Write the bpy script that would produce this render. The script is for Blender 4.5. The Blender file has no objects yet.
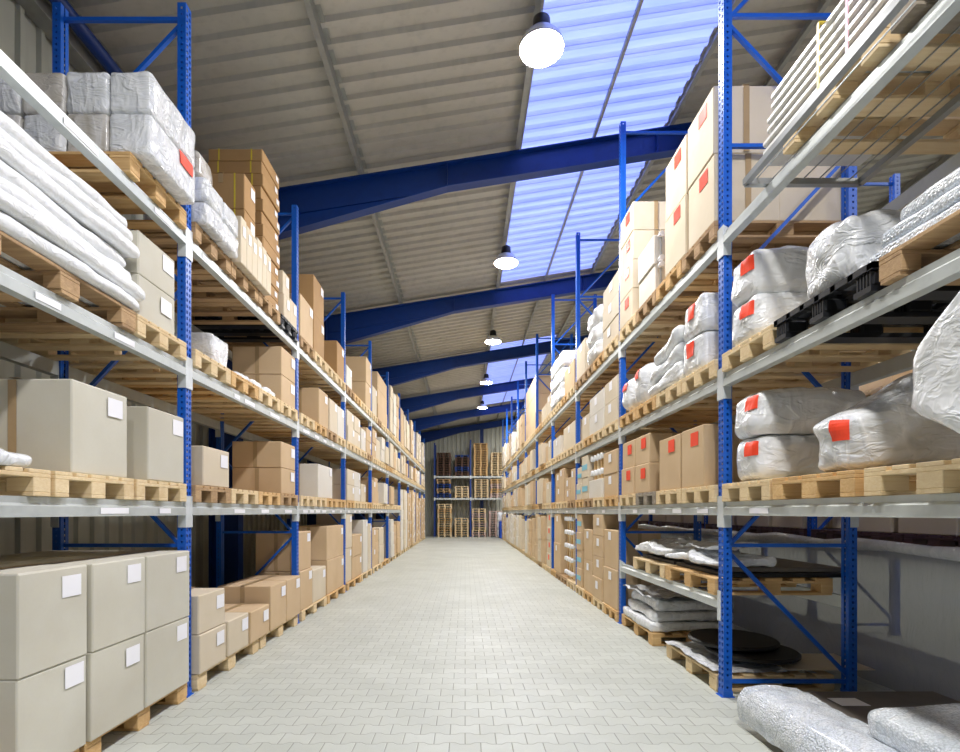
import bpy, math, random
from mathutils import Vector, Matrix, noise
random.seed(7)
R = random.Random(11)
C = bpy.context.scene.collection
sc = bpy.context.scene

# ------------------------------------------------------------------ materials
class NT:
    """small helper that writes shader nodes"""
    def __init__(s, name):
        s.m = bpy.data.materials.new(name); s.m.use_nodes = True
        s.t = s.m.node_tree; s.t.nodes.clear()
        s.out = s.n('ShaderNodeOutputMaterial')
    def n(s, kind, **kw):
        nd = s.t.nodes.new(kind)
        for k, v in kw.items(): setattr(nd, k, v)
        return nd
    def put(s, sock, v):
        if isinstance(v, bpy.types.NodeSocket): s.t.links.new(v, sock)
        elif isinstance(v, bpy.types.Node): s.t.links.new(v.outputs[0], sock)
        else:
            if hasattr(sock.default_value, '__len__') and len(sock.default_value) == 4 and len(v) == 3: v = (*v, 1)
            sock.default_value = v
    def math(s, op, a, b=None, clamp=False):
        nd = s.n('ShaderNodeMath', operation=op, use_clamp=clamp); s.put(nd.inputs[0], a)
        if b is not None: s.put(nd.inputs[1], b)
        return nd.outputs[0]
    def coord(s, kind='Object'):
        return s.n('ShaderNodeTexCoord').outputs[kind]
    def mapping(s, vec, scale=(1, 1, 1), rot=(0, 0, 0), loc=(0, 0, 0)):
        nd = s.n('ShaderNodeMapping'); s.put(nd.inputs[0], vec)
        nd.inputs['Scale'].default_value = scale; nd.inputs['Rotation'].default_value = rot
        s.put(nd.inputs['Location'], loc)
        return nd.outputs[0]
    def noise(s, vec, scale, detail=3, rough=.5, dist=0):
        nd = s.n('ShaderNodeTexNoise'); s.put(nd.inputs['Vector'], vec)
        nd.inputs['Scale'].default_value = scale; nd.inputs['Detail'].default_value = detail
        nd.inputs['Roughness'].default_value = rough; nd.inputs['Distortion'].default_value = dist
        return nd.outputs[0]
    def mix(s, f, a, b):
        nd = s.n('ShaderNodeMix', data_type='RGBA'); s.put(nd.inputs[0], f)
        s.put(nd.inputs[6], a); s.put(nd.inputs[7], b)
        return nd.outputs[2]
    def ramp(s, f, a, b):
        nd = s.n('ShaderNodeMapRange'); s.put(nd.inputs[0], f)
        nd.inputs[1].default_value = a; nd.inputs[2].default_value = b
        return nd.outputs[0]
    def bump(s, h, strength=.3, dist=.01, normal=None):
        nd = s.n('ShaderNodeBump'); s.put(nd.inputs['Height'], h)
        nd.inputs['Strength'].default_value = strength; nd.inputs['Distance'].default_value = dist
        if normal is not None: s.put(nd.inputs['Normal'], normal)
        return nd.outputs[0]
    def pbr(s, col, rough=.6, metal=0, normal=None, alpha=None, **kw):
        b = s.n('ShaderNodeBsdfPrincipled')
        s.put(b.inputs['Base Color'], col); s.put(b.inputs['Roughness'], rough); s.put(b.inputs['Metallic'], metal)
        if normal is not None: s.put(b.inputs['Normal'], normal)
        if alpha is not None: s.put(b.inputs['Alpha'], alpha)
        for k, v in kw.items(): s.put(b.inputs[k], v)
        s.t.links.new(b.outputs[0], s.out.inputs[0]); return b
def lin(c):
    return tuple(((v/255)/12.92 if v/255 <= .04045 else ((v/255+.055)/1.055)**2.4) for v in c)
M = {}
def rnd(t):
    return t.n('ShaderNodeObjectInfo').outputs['Random']
def shift(t, vec):
    """another piece of the pattern for every object"""
    nd = t.n('ShaderNodeVectorMath', operation='ADD'); t.put(nd.inputs[0], vec)
    cx = t.n('ShaderNodeCombineXYZ'); r = t.math('MULTIPLY', rnd(t), 37.0)
    t.put(cx.inputs[0], r); t.put(cx.inputs[1], r); t.put(cx.inputs[2], r); t.put(nd.inputs[1], cx.outputs[0])
    return nd.outputs[0]
def carton_mat(name, col, dark):
    t = NT(name); v = shift(t, t.coord())
    big = t.noise(v, 2.2, 3); fine = t.noise(v, 60, 3)
    c = t.mix(t.ramp(big, .3, .75), lin(col), lin(dark))
    c = t.mix(t.math('MULTIPLY', rnd(t), .35), c, lin(dark))
    c = t.mix(t.math('MULTIPLY', t.ramp(fine, .4, .8), .05), c, lin([x*.8 for x in dark]))
    flute = t.n('ShaderNodeTexWave'); t.put(flute.inputs['Vector'], v); flute.inputs['Scale'].default_value = 40
    nrm = t.bump(flute.outputs[1], .04, .002, t.bump(big, .25, .03))
    t.pbr(c, .72, normal=nrm, **{'Specular IOR Level': .3}); M[name] = t.m
carton_mat('carton_grey', (212, 210, 196), (200, 195, 178))
carton_mat('carton_tan', (214, 188, 152), (204, 176, 138))
carton_mat('carton_pale', (222, 210, 188), (212, 198, 172))
carton_mat('carton_white', (226, 222, 212), (216, 210, 198))
carton_mat('carton_brown', (186, 150, 104), (170, 134, 90))
def wood_mat(name, a, b, c3):
    t = NT(name); v = shift(t, t.coord())
    g = t.noise(t.mapping(v, (2, 30, 60)), 1.5, 5, .65, .6)
    g2 = t.noise(t.mapping(v, (1, 8, 8)), 1.2, 3)
    col = t.mix(t.ramp(g, .35, .7), lin(a), lin(b))
    col = t.mix(t.math('MULTIPLY', t.ramp(g2, .45, .8), .6), col, lin(c3))
    col = t.mix(t.math('MULTIPLY', rnd(t), .3), col, lin(c3))
    t.pbr(col, .8, normal=t.bump(g, .35, .004)); M[name] = t.m
wood_mat('wood_pale', (238, 218, 178), (226, 200, 154), (204, 172, 124))
wood_mat('wood_honey', (232, 198, 144), (214, 172, 112), (184, 140, 86))
wood_mat('wood_old', (204, 172, 130), (176, 142, 102), (132, 102, 72))
wood_mat('wood_grey', (176, 166, 148), (140, 128, 112), (110, 98, 84))
wood_mat('wood_dark', (112, 84, 66), (88, 64, 52), (70, 52, 42))
wood_mat('wood_pinkish', (224, 200, 190), (204, 176, 164), (180, 150, 140))
wood_mat('wood_blue', (38, 74, 150), (28, 56, 118), (24, 44, 90))
def paint(name, col, rough=.4, metal=0., wear=.15, dark=None):
    t = NT(name); v = shift(t, t.coord()); nz = t.noise(v, 7, 5, .6)
    c = t.mix(t.math('MULTIPLY', t.ramp(nz, .45, .8), wear), lin(col), lin(dark or [x*.6 for x in col]))
    t.pbr(c, rough, metal, normal=t.bump(nz, .06, .004))
    M[name] = t.m
paint('rack_blue', (16, 94, 200), .38, 0, .25)
paint('steel_blue', (5, 54, 132), .45, 0, .3)
paint('galvanised', (198, 204, 202), .42, .25, .4, (150, 158, 158))
paint('connector_metal', (214, 220, 222), .4, .1, .2)
paint('purlin_metal', (158, 160, 156), .5, .2, .35)
paint('tube_grey', (160, 164, 166), .35, .4, .3)
paint('profile_metal', (226, 226, 222), .35, .1, .2)
paint('black_plastic', (26, 28, 32), .42, 0, .3, (60, 64, 70))
paint('black_sheet', (22, 22, 24), .5, 0, .2)
paint('panel_taupe', (104, 98, 92), .55, 0, .3)
paint('lamp_black', (24, 24, 26), .4)
paint('lamp_reflector', (225, 228, 230), .25, .3, .1)
paint('label_white', (246, 246, 250), .5, 0, .04, (225, 225, 232))
paint('label_orange', (250, 74, 40), .5, 0, .15, (240, 50, 25))
paint('label_blue', (130, 200, 220), .5, 0, .1)
paint('tape_brown', (176, 150, 112), .3, 0, .2)
paint('strap_yellow', (222, 200, 60), .45)
paint('strap_pink', (226, 150, 176), .45)
paint('crate_blue', (30, 90, 210), .4)
paint('maroon_plastic', (78, 52, 56), .5)
paint('foam_white', (238, 240, 242), .6, 0, .1, (215, 218, 222))
def sheet_mat(name, col, dark, rough=.55):
    t = NT(name); v = t.coord(); a = t.noise(v, .6, 4, .6); b = t.noise(t.mapping(v, (3, 3, .3)), 3, 4)
    c = t.mix(t.ramp(a, .3, .75), lin(col), lin(dark)); c = t.mix(t.math('MULTIPLY', t.ramp(b, .5, .8), .25), c, lin([x*.7 for x in dark]))
    t.pbr(c, rough, .1, normal=t.bump(b, .05, .01)); M[name] = t.m
sheet_mat('roof_sheet', (194, 191, 182), (175, 172, 163))
sheet_mat('wall_sheet', (196, 198, 186), (180, 182, 170))
sheet_mat('wall_plain', (170, 170, 165), (150, 150, 146))
def film_mat(name, col, dark, amount=.7, scale=5., strength=.7, fine=0, rough=.24):
    """clear stretch film over a pale load: long sharp creases, with small glints painted into the colour"""
    t = NT(name); v = shift(t, t.coord())
    a1 = t.noise(t.mapping(v, (1, 1, .35), (.5, .35, .2)), scale, 3, .5, .8)
    a2 = t.noise(t.mapping(v, (.5, 1, 1.3), (-.6, .5, 1.1)), scale*1.7, 3, .5, 1.2)
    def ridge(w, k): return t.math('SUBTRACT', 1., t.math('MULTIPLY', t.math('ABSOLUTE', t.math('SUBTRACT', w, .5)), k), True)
    h = t.math('ADD', t.math('MULTIPLY', ridge(a1, 9.), .5), t.math('MULTIPLY', ridge(a2, 12.), .35)); h = t.math('ADD', h, t.math('MULTIPLY', a2, 1.4))
    n1 = t.bump(h, strength, .012)
    if fine:
        vo = t.n('ShaderNodeTexVoronoi'); t.put(vo.inputs['Vector'], v); vo.inputs['Scale'].default_value = fine
        n1 = t.bump(t.math('SUBTRACT', 1., vo.outputs['Distance']), 1., .008, n1)
    big = t.noise(v, 1.8, 3)
    f = t.ramp(t.math('ADD', t.math('MULTIPLY', a2, .5), t.math('MULTIPLY', big, .7)), .52, .78)
    c = t.mix(t.math('MULTIPLY', f, amount), lin(col), lin(dark))
    c = t.mix(t.math('MULTIPLY', ridge(a1, 14.), .5), c, lin((250, 251, 252)))  # crease ridges whitened: glints put into the base colour
    if fine: c = t.mix(t.math('MULTIPLY', t.ramp(vo.outputs['Distance'], .4, .75), .25), c, lin((112, 122, 132)))
    t.pbr(c, rough, normal=n1, **{'Coat Weight': .3, 'Coat Roughness': .15, 'Specular IOR Level': .5}); M[name] = t.m
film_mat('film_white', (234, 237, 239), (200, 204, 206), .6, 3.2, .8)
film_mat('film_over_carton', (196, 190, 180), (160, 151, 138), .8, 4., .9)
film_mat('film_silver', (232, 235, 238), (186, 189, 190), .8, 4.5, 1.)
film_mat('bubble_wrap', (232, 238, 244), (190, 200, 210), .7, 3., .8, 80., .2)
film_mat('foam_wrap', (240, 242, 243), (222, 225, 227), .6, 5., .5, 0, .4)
def curtain_mat():
    t = NT('plastic_curtain'); v = t.coord()
    w = t.noise(t.mapping(v, (1, 1.4, .7), (.5, 0, 0)), 2.2, 6, .6, 2.)
    n1 = t.bump(w, .8, .06)
    b = t.n('ShaderNodeBsdfPrincipled'); t.put(b.inputs['Base Color'], lin((190, 192, 198))); b.inputs['Roughness'].default_value = .22
    t.put(b.inputs['Normal'], n1)
    tl = t.n('ShaderNodeBsdfTranslucent'); t.put(tl.inputs[0], lin((170, 172, 180)))
    tr = t.n('ShaderNodeBsdfTransparent')
    m1 = t.n('ShaderNodeMixShader'); m1.inputs[0].default_value = .35; t.put(m1.inputs[1], b.outputs[0]); t.put(m1.inputs[2], tl.outputs[0])
    m2 = t.n('ShaderNodeMixShader')
    m2.inputs[0].default_value = .42
    t.put(m2.inputs[1], m1.outputs[0]); t.put(m2.inputs[2], tr.outputs[0]); t.t.links.new(m2.outputs[0], t.out.inputs[0]); M['plastic_curtain'] = t.m
curtain_mat()
def skylight_mat():
    t = NT('skylight_panel'); v = t.coord(); w = t.noise(t.mapping(v, (.5, 4, 1)), 1.5, 4, .6)
    tl = t.n('ShaderNodeBsdfTranslucent'); t.put(tl.inputs[0], t.mix(t.ramp(w, .3, .8), (.93, .94, .97), (.74, .78, .9)))
    tr = t.n('ShaderNodeBsdfTransparent')
    gl = t.n('ShaderNodeBsdfGlossy'); gl.inputs['Roughness'].default_value = .35
    m1 = t.n('ShaderNodeMixShader'); m1.inputs[0].default_value = .12; t.put(m1.inputs[1], tl.outputs[0]); t.put(m1.inputs[2], tr.outputs[0])
    m2 = t.n('ShaderNodeMixShader'); m2.inputs[0].default_value = .06; t.put(m2.inputs[1], m1.outputs[0]); t.put(m2.inputs[2], gl.outputs[0])
    t.t.links.new(m2.outputs[0], t.out.inputs[0]); M['skylight_panel'] = t.m
skylight_mat()
def lamp_mat():
    t = NT('lamp_glow'); e = t.n('ShaderNodeEmission'); e.inputs[0].default_value = (1., .97, .93, 1); e.inputs[1].default_value = LAMP
    t.t.links.new(e.outputs[0], t.out.inputs[0]); M['lamp_glow'] = t.m
LAMP = 415.
lamp_mat()
def paving_mat():
    """interlocking concrete pavers: waisted blocks 20 x 15 cm in half bond"""
    t = NT('paving'); v = t.coord(); sp = t.n('ShaderNodeSeparateXYZ'); t.put(sp.inputs[0], v)
    x, y = sp.outputs[0], sp.outputs[1]; H, W = .148, .206
    j = t.math('ROUND', t.math('DIVIDE', y, H))
    ph = t.math('ADD', t.math('DIVIDE', x, W), t.math('MULTIPLY', j, .5))
    wv = t.math('COSINE', t.math('MULTIPLY', ph, 2*math.pi))
    wv = t.math('MULTIPLY', t.math('MAXIMUM', t.math('MINIMUM', t.math('MULTIPLY', wv, 2.2), 1.), -1.), .012)
    dy = t.math('SUBTRACT', t.math('SUBTRACT', y, t.math('MULTIPLY', j, H)), wv)
    d1 = t.math('ABSOLUTE', dy)
    row = t.math('SUBTRACT', j, t.math('LESS_THAN', dy, 0.))
    # ends of the blocks of a row stand where its upper joint is high
    px = t.math('ADD', t.math('DIVIDE', x, W), t.math('MULTIPLY', t.math('ADD', row, 1.), .5))
    cell = t.math('ROUND', px)
    d2 = t.math('MULTIPLY', t.math('ABSOLUTE', t.math('SUBTRACT', px, cell)), W)
    d = t.math('MINIMUM', d1, d2)
    joint = t.ramp(d, .0008, .0036)
    vw = t.n('ShaderNodeCombineXYZ'); t.put(vw.inputs[0], t.math('FLOOR', px)); t.put(vw.inputs[1], row)
    wn = t.n('ShaderNodeTexWhiteNoise', noise_dimensions='2D'); t.put(wn.inputs[0], vw.outputs[0])
    big = t.noise(v, .9, 5, .6); fine = t.noise(v, 90, 3); stain = t.noise(v, 3.5, 5, .7)
    c = t.mix(wn.outputs[0], lin((189, 193, 183)), lin((199, 203, 193)))
    c = t.mix(t.math('MULTIPLY', t.ramp(big, .35, .7), .5), c, lin((174, 177, 166)))
    c = t.mix(t.math('MULTIPLY', t.ramp(stain, .62, .8), .35), c, lin((165, 166, 155)))
    c = t.mix(t.math('MULTIPLY', t.ramp(fine, .5, .8), .15), c, lin((150, 150, 140)))
    c = t.mix(joint, lin((132, 132, 120)), c)
    hgt = t.math('ADD', t.ramp(d, 0., .007), t.math('MULTIPLY', fine, .12))
    t.pbr(c, t.ramp(big, -.6, 1.6), normal=t.bump(hgt, .5, .004), **{'Specular IOR Level': .35}); M['paving'] = t.m
paving_mat()

# ------------------------------------------------------------------ geometry helpers
class MB:
    def __init__(s): s.v = []; s.f = []; s.smooth = set()
    def poly(s, pts, faces, smooth=False):
        o = len(s.v); s.v += [tuple(p) for p in pts]
        for f in faces:
            if smooth: s.smooth.add(len(s.f))
            s.f.append(tuple(o+i for i in f))
    def box(s, x0, x1, y0, y1, z0, z1, ch=0):
        if ch:
            return s.cbox(x0, x1, y0, y1, z0, z1, ch)
        p = [(x, y, z) for x in (x0, x1) for y in (y0, y1) for z in (z0, z1)]
        s.poly(p, [(0, 1, 3, 2), (4, 6, 7, 5), (0, 4, 5, 1), (2, 3, 7, 6), (0, 2, 6, 4), (1, 5, 7, 3)])
    def cbox(s, x0, x1, y0, y1, z0, z1, e):
        """box with chamfered edges"""
        lo, hi = (x0, y0, z0), (x1, y1, z1); idx = {}; pts = []
        for sx in (0, 1):
            for sy in (0, 1):
                for sz in (0, 1):
                    for ax in range(3):
                        c = []
                        for a, k in enumerate((sx, sy, sz)):
                            b = (lo, hi)[k][a]
                            if a != ax: b += e if k == 0 else -e
                            c.append(b)
                        idx[(sx, sy, sz, ax)] = len(pts); pts.append(c)
        F = []
        def quad(l):
            c = sum((Vector(pts[i]) for i in l), Vector())/len(l)
            n = (Vector(pts[l[1]])-Vector(pts[l[0]])).cross(Vector(pts[l[2]])-Vector(pts[l[1]]))
            mid = Vector([(a+b)/2 for a, b in zip(lo, hi)])
            if n.dot(c-mid) < 0: l = l[::-1]
            F.append(tuple(l))
        for ax in range(3):
            o = [a for a in range(3) if a != ax]
            for k in (0, 1):
                l = []
                for a, b in ((0, 0), (1, 0), (1, 1), (0, 1)):
                    q = [0, 0, 0]; q[ax] = k; q[o[0]] = a; q[o[1]] = b; l.append(idx[(*q, ax)])
                quad(l)
            for a in (0, 1):
                for b in (0, 1):
                    q0 = [0, 0, 0]; q0[o[0]] = a; q0[o[1]] = b; q1 = list(q0); q1[ax] = 1
                    quad([idx[(*q0, o[0])], idx[(*q1, o[0])], idx[(*q1, o[1])], idx[(*q0, o[1])]])
        for sx in (0, 1):
            for sy in (0, 1):
                for sz in (0, 1): quad([idx[(sx, sy, sz, a)] for a in range(3)])
        s.poly(pts, F)
    def bar(s, a, b, w, h, up=(0, 0, 1)):
        a, b = Vector(a), Vector(b); d = (b-a).normalized(); u = Vector(up)
        if abs(d.dot(u)) > .98: u = Vector((0, 1, 0))
        r = d.cross(u).normalized(); u = r.cross(d).normalized(); p = []
        for e in (a, b):
            for i, j in ((-1, -1), (1, -1), (1, 1), (-1, 1)): p.append(e + r*(i*w/2) + u*(j*h/2))
        s.poly(p, [(3, 2, 1, 0), (4, 5, 6, 7), (0, 1, 5, 4), (1, 2, 6, 5), (2, 3, 7, 6), (3, 0, 4, 7)])
    def tube(s, pts, r, n=10, cap=True):
        pts = [Vector(p) for p in pts]; o = len(s.v); k = len(pts)
        for i, p in enumerate(pts):
            d = (pts[min(i+1, k-1)]-pts[max(i-1, 0)]).normalized()
            u = Vector((0, 0, 1)) if abs(d.z) < .9 else Vector((0, 1, 0))
            a = d.cross(u).normalized(); b = a.cross(d)
            rr = r[i] if isinstance(r, (list, tuple)) else r
            for q in range(n):
                t = 2*math.pi*q/n; s.v.append(tuple(p + a*math.cos(t)*rr + b*math.sin(t)*rr))
        for i in range(k-1):
            for q in range(n):
                s.smooth.add(len(s.f)); s.f.append((o+i*n+q, o+(i+1)*n+q, o+(i+1)*n+(q+1) % n, o+i*n+(q+1) % n))
        if cap:
            s.f.append(tuple(o+q for q in range(n))); s.f.append(tuple(o+(k-1)*n+q for q in reversed(range(n))))
    def extrude(s, prof, axis, a, b):
        """closed 2D outline pushed along one axis"""
        n = len(prof); P = []
        for e in (a, b):
            for (u, w) in prof:
                P.append((e, u, w) if axis == 0 else (u, e, w) if axis == 1 else (u, w, e))
        area = sum(prof[i][0]*prof[(i+1) % n][1]-prof[(i+1) % n][0]*prof[i][1] for i in range(n))
        flip = (area > 0) == (axis == 1)
        F = [tuple(range(n)), tuple(reversed(range(n, 2*n)))] + [(i, n+i, n+(i+1) % n, (i+1) % n) for i in range(n)]
        if not flip: F = [tuple(reversed(f)) for f in F]
        s.poly(P, F)
    def lathe(s, prof, c, n=24, smooth=True):
        o = len(s.v)
        for (r, z) in prof:
            for q in range(n):
                t = 2*math.pi*q/n; s.v.append((c[0]+r*math.cos(t), c[1]+r*math.sin(t), c[2]+z))
        for i in range(len(prof)-1):
            for q in range(n):
                if smooth: s.smooth.add(len(s.f))
                s.f.append((o+i*n+q, o+i*n+(q+1) % n, o+(i+1)*n+(q+1) % n, o+(i+1)*n+q))
    def mesh(s, name, mat):
        me = bpy.data.meshes.new(name); me.from_pydata(s.v, [], s.f)
        if s.smooth: me.polygons.foreach_set('use_smooth', [i in s.smooth for i in range(len(s.f))])
        me.materials.append(M[mat]); me.update(); return me
    def build(s, name, mat, parent=None, loc=(0, 0, 0)):
        return link(name, s.mesh(name, mat), parent, loc)
def link(name, me, parent=None, loc=(0, 0, 0), scale=None, rotz=0):
    o = bpy.data.objects.new(name, me); C.objects.link(o); o.location = loc; o.parent = parent
    if scale: o.scale = scale
    if rotz: o.rotation_euler[2] = rotz
    return o
def tag(o, label, cat, group=None, kind=None):
    if label: o['label'] = label
    if cat: o['category'] = cat
    if group: o['group'] = group
    if kind: o['kind'] = kind
    return o
def thing(name, label, cat, loc=(0, 0, 0), group=None):
    o = bpy.data.objects.new(name, None); C.objects.link(o); o.location = loc; o.empty_display_size = .1
    return tag(o, label, cat, group)
def struct(name, mb, mat):
    o = mb.build(name, mat); o['kind'] = 'structure'; return o
ORD = ['zeroth', 'first', 'second', 'third', 'fourth', 'fifth', 'sixth', 'seventh', 'eighth', 'ninth', 'tenth', 'eleventh', 'twelfth',
       'thirteenth', 'fourteenth', 'fifteenth', 'sixteenth', 'seventeenth', 'eighteenth', 'nineteenth', 'twentieth']
TENS = {2: 'twenty', 3: 'thirty', 4: 'forty', 5: 'fifty'}
def ordw(i):
    if i <= 20: return ORD[i]
    return (TENS[i//10] + '-' + ORD[i % 10]) if i % 10 else TENS[i//10][:-1] + 'ieth'
NUM = ['zero', 'one', 'two', 'three', 'four', 'five', 'six', 'seven', 'eight', 'nine', 'ten', 'eleven', 'twelve', 'thirteen', 'fourteen', 'fifteen']

# ------------------------------------------------------------------ measures of the hall (metres; camera at x = 0, y = 0)
EYE = 1.527
XL, XR = -2.30, 2.13            # aisle faces of the two racks
P1, BAY = 4.25, 2.80
POST = [P1 + BAY*(k-1) for k in range(0, 11)]      # 1.45, 4.25 ... 29.45
POST = POST[:11]
WALL_L, WALL_R, Y_BACK, Y_END = -4.19, 13.0, -9.0, 33.3
ROOF0, SLOPE = EYE + 5.70, .159      # underside of sheets over x = 0
FRAMES = [3.1 + 5*i for i in range(-2, 7)]
LV = {'L': [(1.50, 1.61), (2.65, 2.76), (3.73, 3.83)], 'R': [(1.50, 1.61), (2.56, 2.67), (3.74, 3.84)]}
def level_z(side, lv): return .001 if lv == 0 else LV[side][lv-1][1] + .0015
PH = .1465

# ------------------------------------------------------------------ the building
mb = MB(); mb.box(WALL_L, WALL_R, Y_BACK, Y_END, -.12, 0); struct('floor', mb, 'paving')
def ribbed(u0, u1, pitch, rib, depth, off=0.):
    """trapezoid sheet outline: list of (u, d)"""
    pts = []; u = u0 - ((u0-off) % pitch)
    while u < u1 + pitch:
        s_ = rib*.22
        pts += [(u, 0), (u+s_, -depth), (u+rib-s_, -depth), (u+rib, 0)]
        u += pitch
    pts = [p for p in pts if u0 < p[0] < u1]
    return [(u0, pts[0][1] if pts[0][1] else 0)] + pts + [(u1, pts[-1][1])]
def roof_piece(mb, x0, x1, y0, y1, dz=0., th=.012):
    prof = ribbed(y0, y1, .27, .115, .05)
    for (ya, da), (yb, db) in zip(prof, prof[1:]):
        za, zb = ROOF0+dz+da, ROOF0+dz+db
        P = [(x0, ya, za+SLOPE*x0), (x0, yb, zb+SLOPE*x0), (x1, yb, zb+SLOPE*x1), (x1, ya, za+SLOPE*x1)]
        P += [(p[0], p[1], p[2]+th) for p in P]
        mb.poly(P, [(0, 1, 2, 3), (7, 6, 5, 4), (0, 3, 7, 4), (1, 5, 6, 2), (0, 4, 5, 1), (3, 2, 6, 7)])
SKY_X = (.86, 3.20)
SKY_Y = [(-7.0, 13.1), (18.1, 28.1)]
mb = MB()
roof_piece(mb, WALL_L-.1, SKY_X[0], Y_BACK, Y_END); roof_piece(mb, SKY_X[1], WALL_R, Y_BACK, Y_END)
roof_piece(mb, SKY_X[0], SKY_X[1], Y_BACK, SKY_Y[0][0]); roof_piece(mb, SKY_X[0], SKY_X[1], SKY_Y[0][1], SKY_Y[1][0]); roof_piece(mb, SKY_X[0], SKY_X[1], SKY_Y[1][1], Y_END)
struct('ceiling', mb, 'roof_sheet')
for i, (a, b) in enumerate(SKY_Y):
    mb = MB(); roof_piece(mb, SKY_X[0]-.04, SKY_X[1]+.04, a, b, .014, .004); struct('window_%d' % (i+1), mb, 'skylight_panel')
def wall_along_y(x, y0, y1, z0, z1, pitch, rib, depth, sgn):
    mb = MB(); prof = ribbed(y0, y1, pitch, rib, depth)
    for (ya, da), (yb, db) in zip(prof, prof[1:]):
        xa, xb = x - sgn*da, x - sgn*db
        P = [(xa, ya, z0), (xb, yb, z0), (xb, yb, z1), (xa, ya, z1)]
        P += [(p[0]-sgn*.05, p[1], p[2]) for p in P]
        mb.poly(P, [(0, 1, 2, 3), (7, 6, 5, 4), (0, 3, 7, 4), (1, 5, 6, 2), (0, 4, 5, 1), (3, 2, 6, 7)])
    return mb
struct('wall_left', wall_along_y(WALL_L, Y_BACK, Y_END, 0, ROOF0+SLOPE*WALL_L+.02, .24, .08, .04, 1), 'wall_sheet')
mb = MB(); prof = ribbed(WALL_L-.05, WALL_R, .28, .10, .045)
for (xa, da), (xb, db) in zip(prof, prof[1:]):
    ya, yb = Y_END + da, Y_END + db; ta, tb = ROOF0+SLOPE*xa+.02, ROOF0+SLOPE*xb+.02
    P = [(xa, ya, 0), (xb, yb, 0), (xb, yb, tb), (xa, ya, ta)]; P += [(p[0], p[1]+.06, p[2]) for p in P]
    mb.poly(P, [(0, 1, 2, 3), (7, 6, 5, 4), (0, 3, 7, 4), (1, 5, 6, 2), (0, 4, 5, 1), (3, 2, 6, 7)])
struct('wall_end', mb, 'wall_sheet')
mb = MB(); mb.box(WALL_R, WALL_R+.1, Y_BACK, Y_END, 0, ROOF0+SLOPE*WALL_R+.05); struct('wall_right', mb, 'wall_plain')
mb = MB(); mb.extrude([(WALL_L-.1, 0), (WALL_R+.1, 0), (WALL_R+.1, ROOF0+SLOPE*WALL_R+.05), (WALL_L-.1, ROOF0+SLOPE*WALL_L+.05)], 1, Y_BACK-.1, Y_BACK); struct('wall_back', mb, 'wall_plain')

# steel portal frames: column + rafter with haunch
def rtop(x): return EYE + 5.50 + SLOPE*x
def rbot(x): return rtop(x) - .39 - (0 if x > -.28 else (-.28-x)*.123)
frame_words = {-6.9: 'far behind the camera', -1.9: 'behind the camera', 3.1: 'overhead, nearest the camera', 8.1: 'nearest in view, crossing above the second shelf uprights',
               13.1: 'second in view from the camera', 18.1: 'third in view from the camera', 23.1: 'fourth in view from the camera', 28.1: 'fifth in view from the camera', 33.1: 'farthest, just before the end wall'}
for y in FRAMES:
    y = round(y, 1)
    yy = 33.0 if y > 33 else y
    t = thing('portal_frame', 'dark blue steel roof beam with column, ' + frame_words[y], 'roof beam', (0, yy, 0), 'blue steel portal frames')
    xa, xb, fw, ft = -3.98, WALL_R-.02, .17, .018
    xs = [xa, -3.5, -.28, xb]
    mb = MB(); mb.extrude([(x, rbot(x)) for x in xs] + [(x, rtop(x)) for x in reversed(xs)], 1, -.006, .006)
    mb.extrude([(xa, rtop(xa)-ft), (xb, rtop(xb)-ft), (xb, rtop(xb)), (xa, rtop(xa))], 1, -fw/2, fw/2)
    mb.extrude([(x, rbot(x)) for x in xs] + [(x, rbot(x)+ft) for x in reversed(xs)], 1, -fw/2, fw/2)
    for x in (-.28, -3.5, 3.0, 6.0): mb.box(x-.006, x+.006, -fw/2+.01, fw/2-.01, rbot(x)+ft, rtop(x)-ft)
    mb.extrude([(x, rtop(x)-.41) for x in (-3.5, -.5)] + [(x, rtop(x)-.395) for x in (-.5, -3.5)], 1, -.03, .03)
    mb.build('rafter', 'steel_blue', t)
    mb = MB(); zt = rbot(-3.75)
    mb.box(-3.98, -3.963, -.09, .09, .02, zt+.3); mb.box(-3.537, -3.52, -.09, .09, .02, zt+.02); mb.box(-3.963, -3.537, -.006, .006, .02, zt+.02)
    mb.build('column', 'steel_blue', t)
    mb = MB(); mb.box(-4.02, -3.48, -.12, .12, 0, .02); mb.build('base_plate', 'steel_blue', t)
# eaves tube along the left wall
mb = MB(); mb.tube([(-3.85, Y_BACK+.1, EYE+4.84), (-3.85, Y_END-.25, EYE+4.84)], .07, 12)
tag(mb.build('eaves_strut', 'steel_blue'), 'long blue steel tube running under the roof along the left wall', 'roof strut')
PUR = [(-3.95, 'nearest the left wall'), (-1.60, 'left of the lamps, above the left rack'), (.84, 'carrying the lamps along the left edge of skylight'), (2.03, 'crossing the middle of blue skylight'), (3.24, 'along the right edge of blue skylight'),
       (4.45, 'first to the right of the skylight'), (5.75, 'second to the right of the skylight'), (7.6, 'third to the right of the skylight'), (9.7, 'fourth to the right of the skylight')]
for x, w in PUR:
    z0 = rtop(x); mb = MB(); h = .20 - .036; wd = .035 if x in (2.03,) else .06
    # Z section
    mb.extrude([(x-wd, z0), (x+.004, z0), (x+.004, z0+h-.004), (x+wd, z0+h-.004), (x+wd, z0+h), (x-.002, z0+h), (x-.002, z0+.004), (x-wd, z0+.004)], 1, Y_BACK+.05, Y_END-.06)
    tag(mb.build('roof_purlin', 'purlin_metal'), 'long grey metal roof purlin ' + w, 'purlin', 'grey purlins under the roof sheets')
mb = MB()
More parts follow.
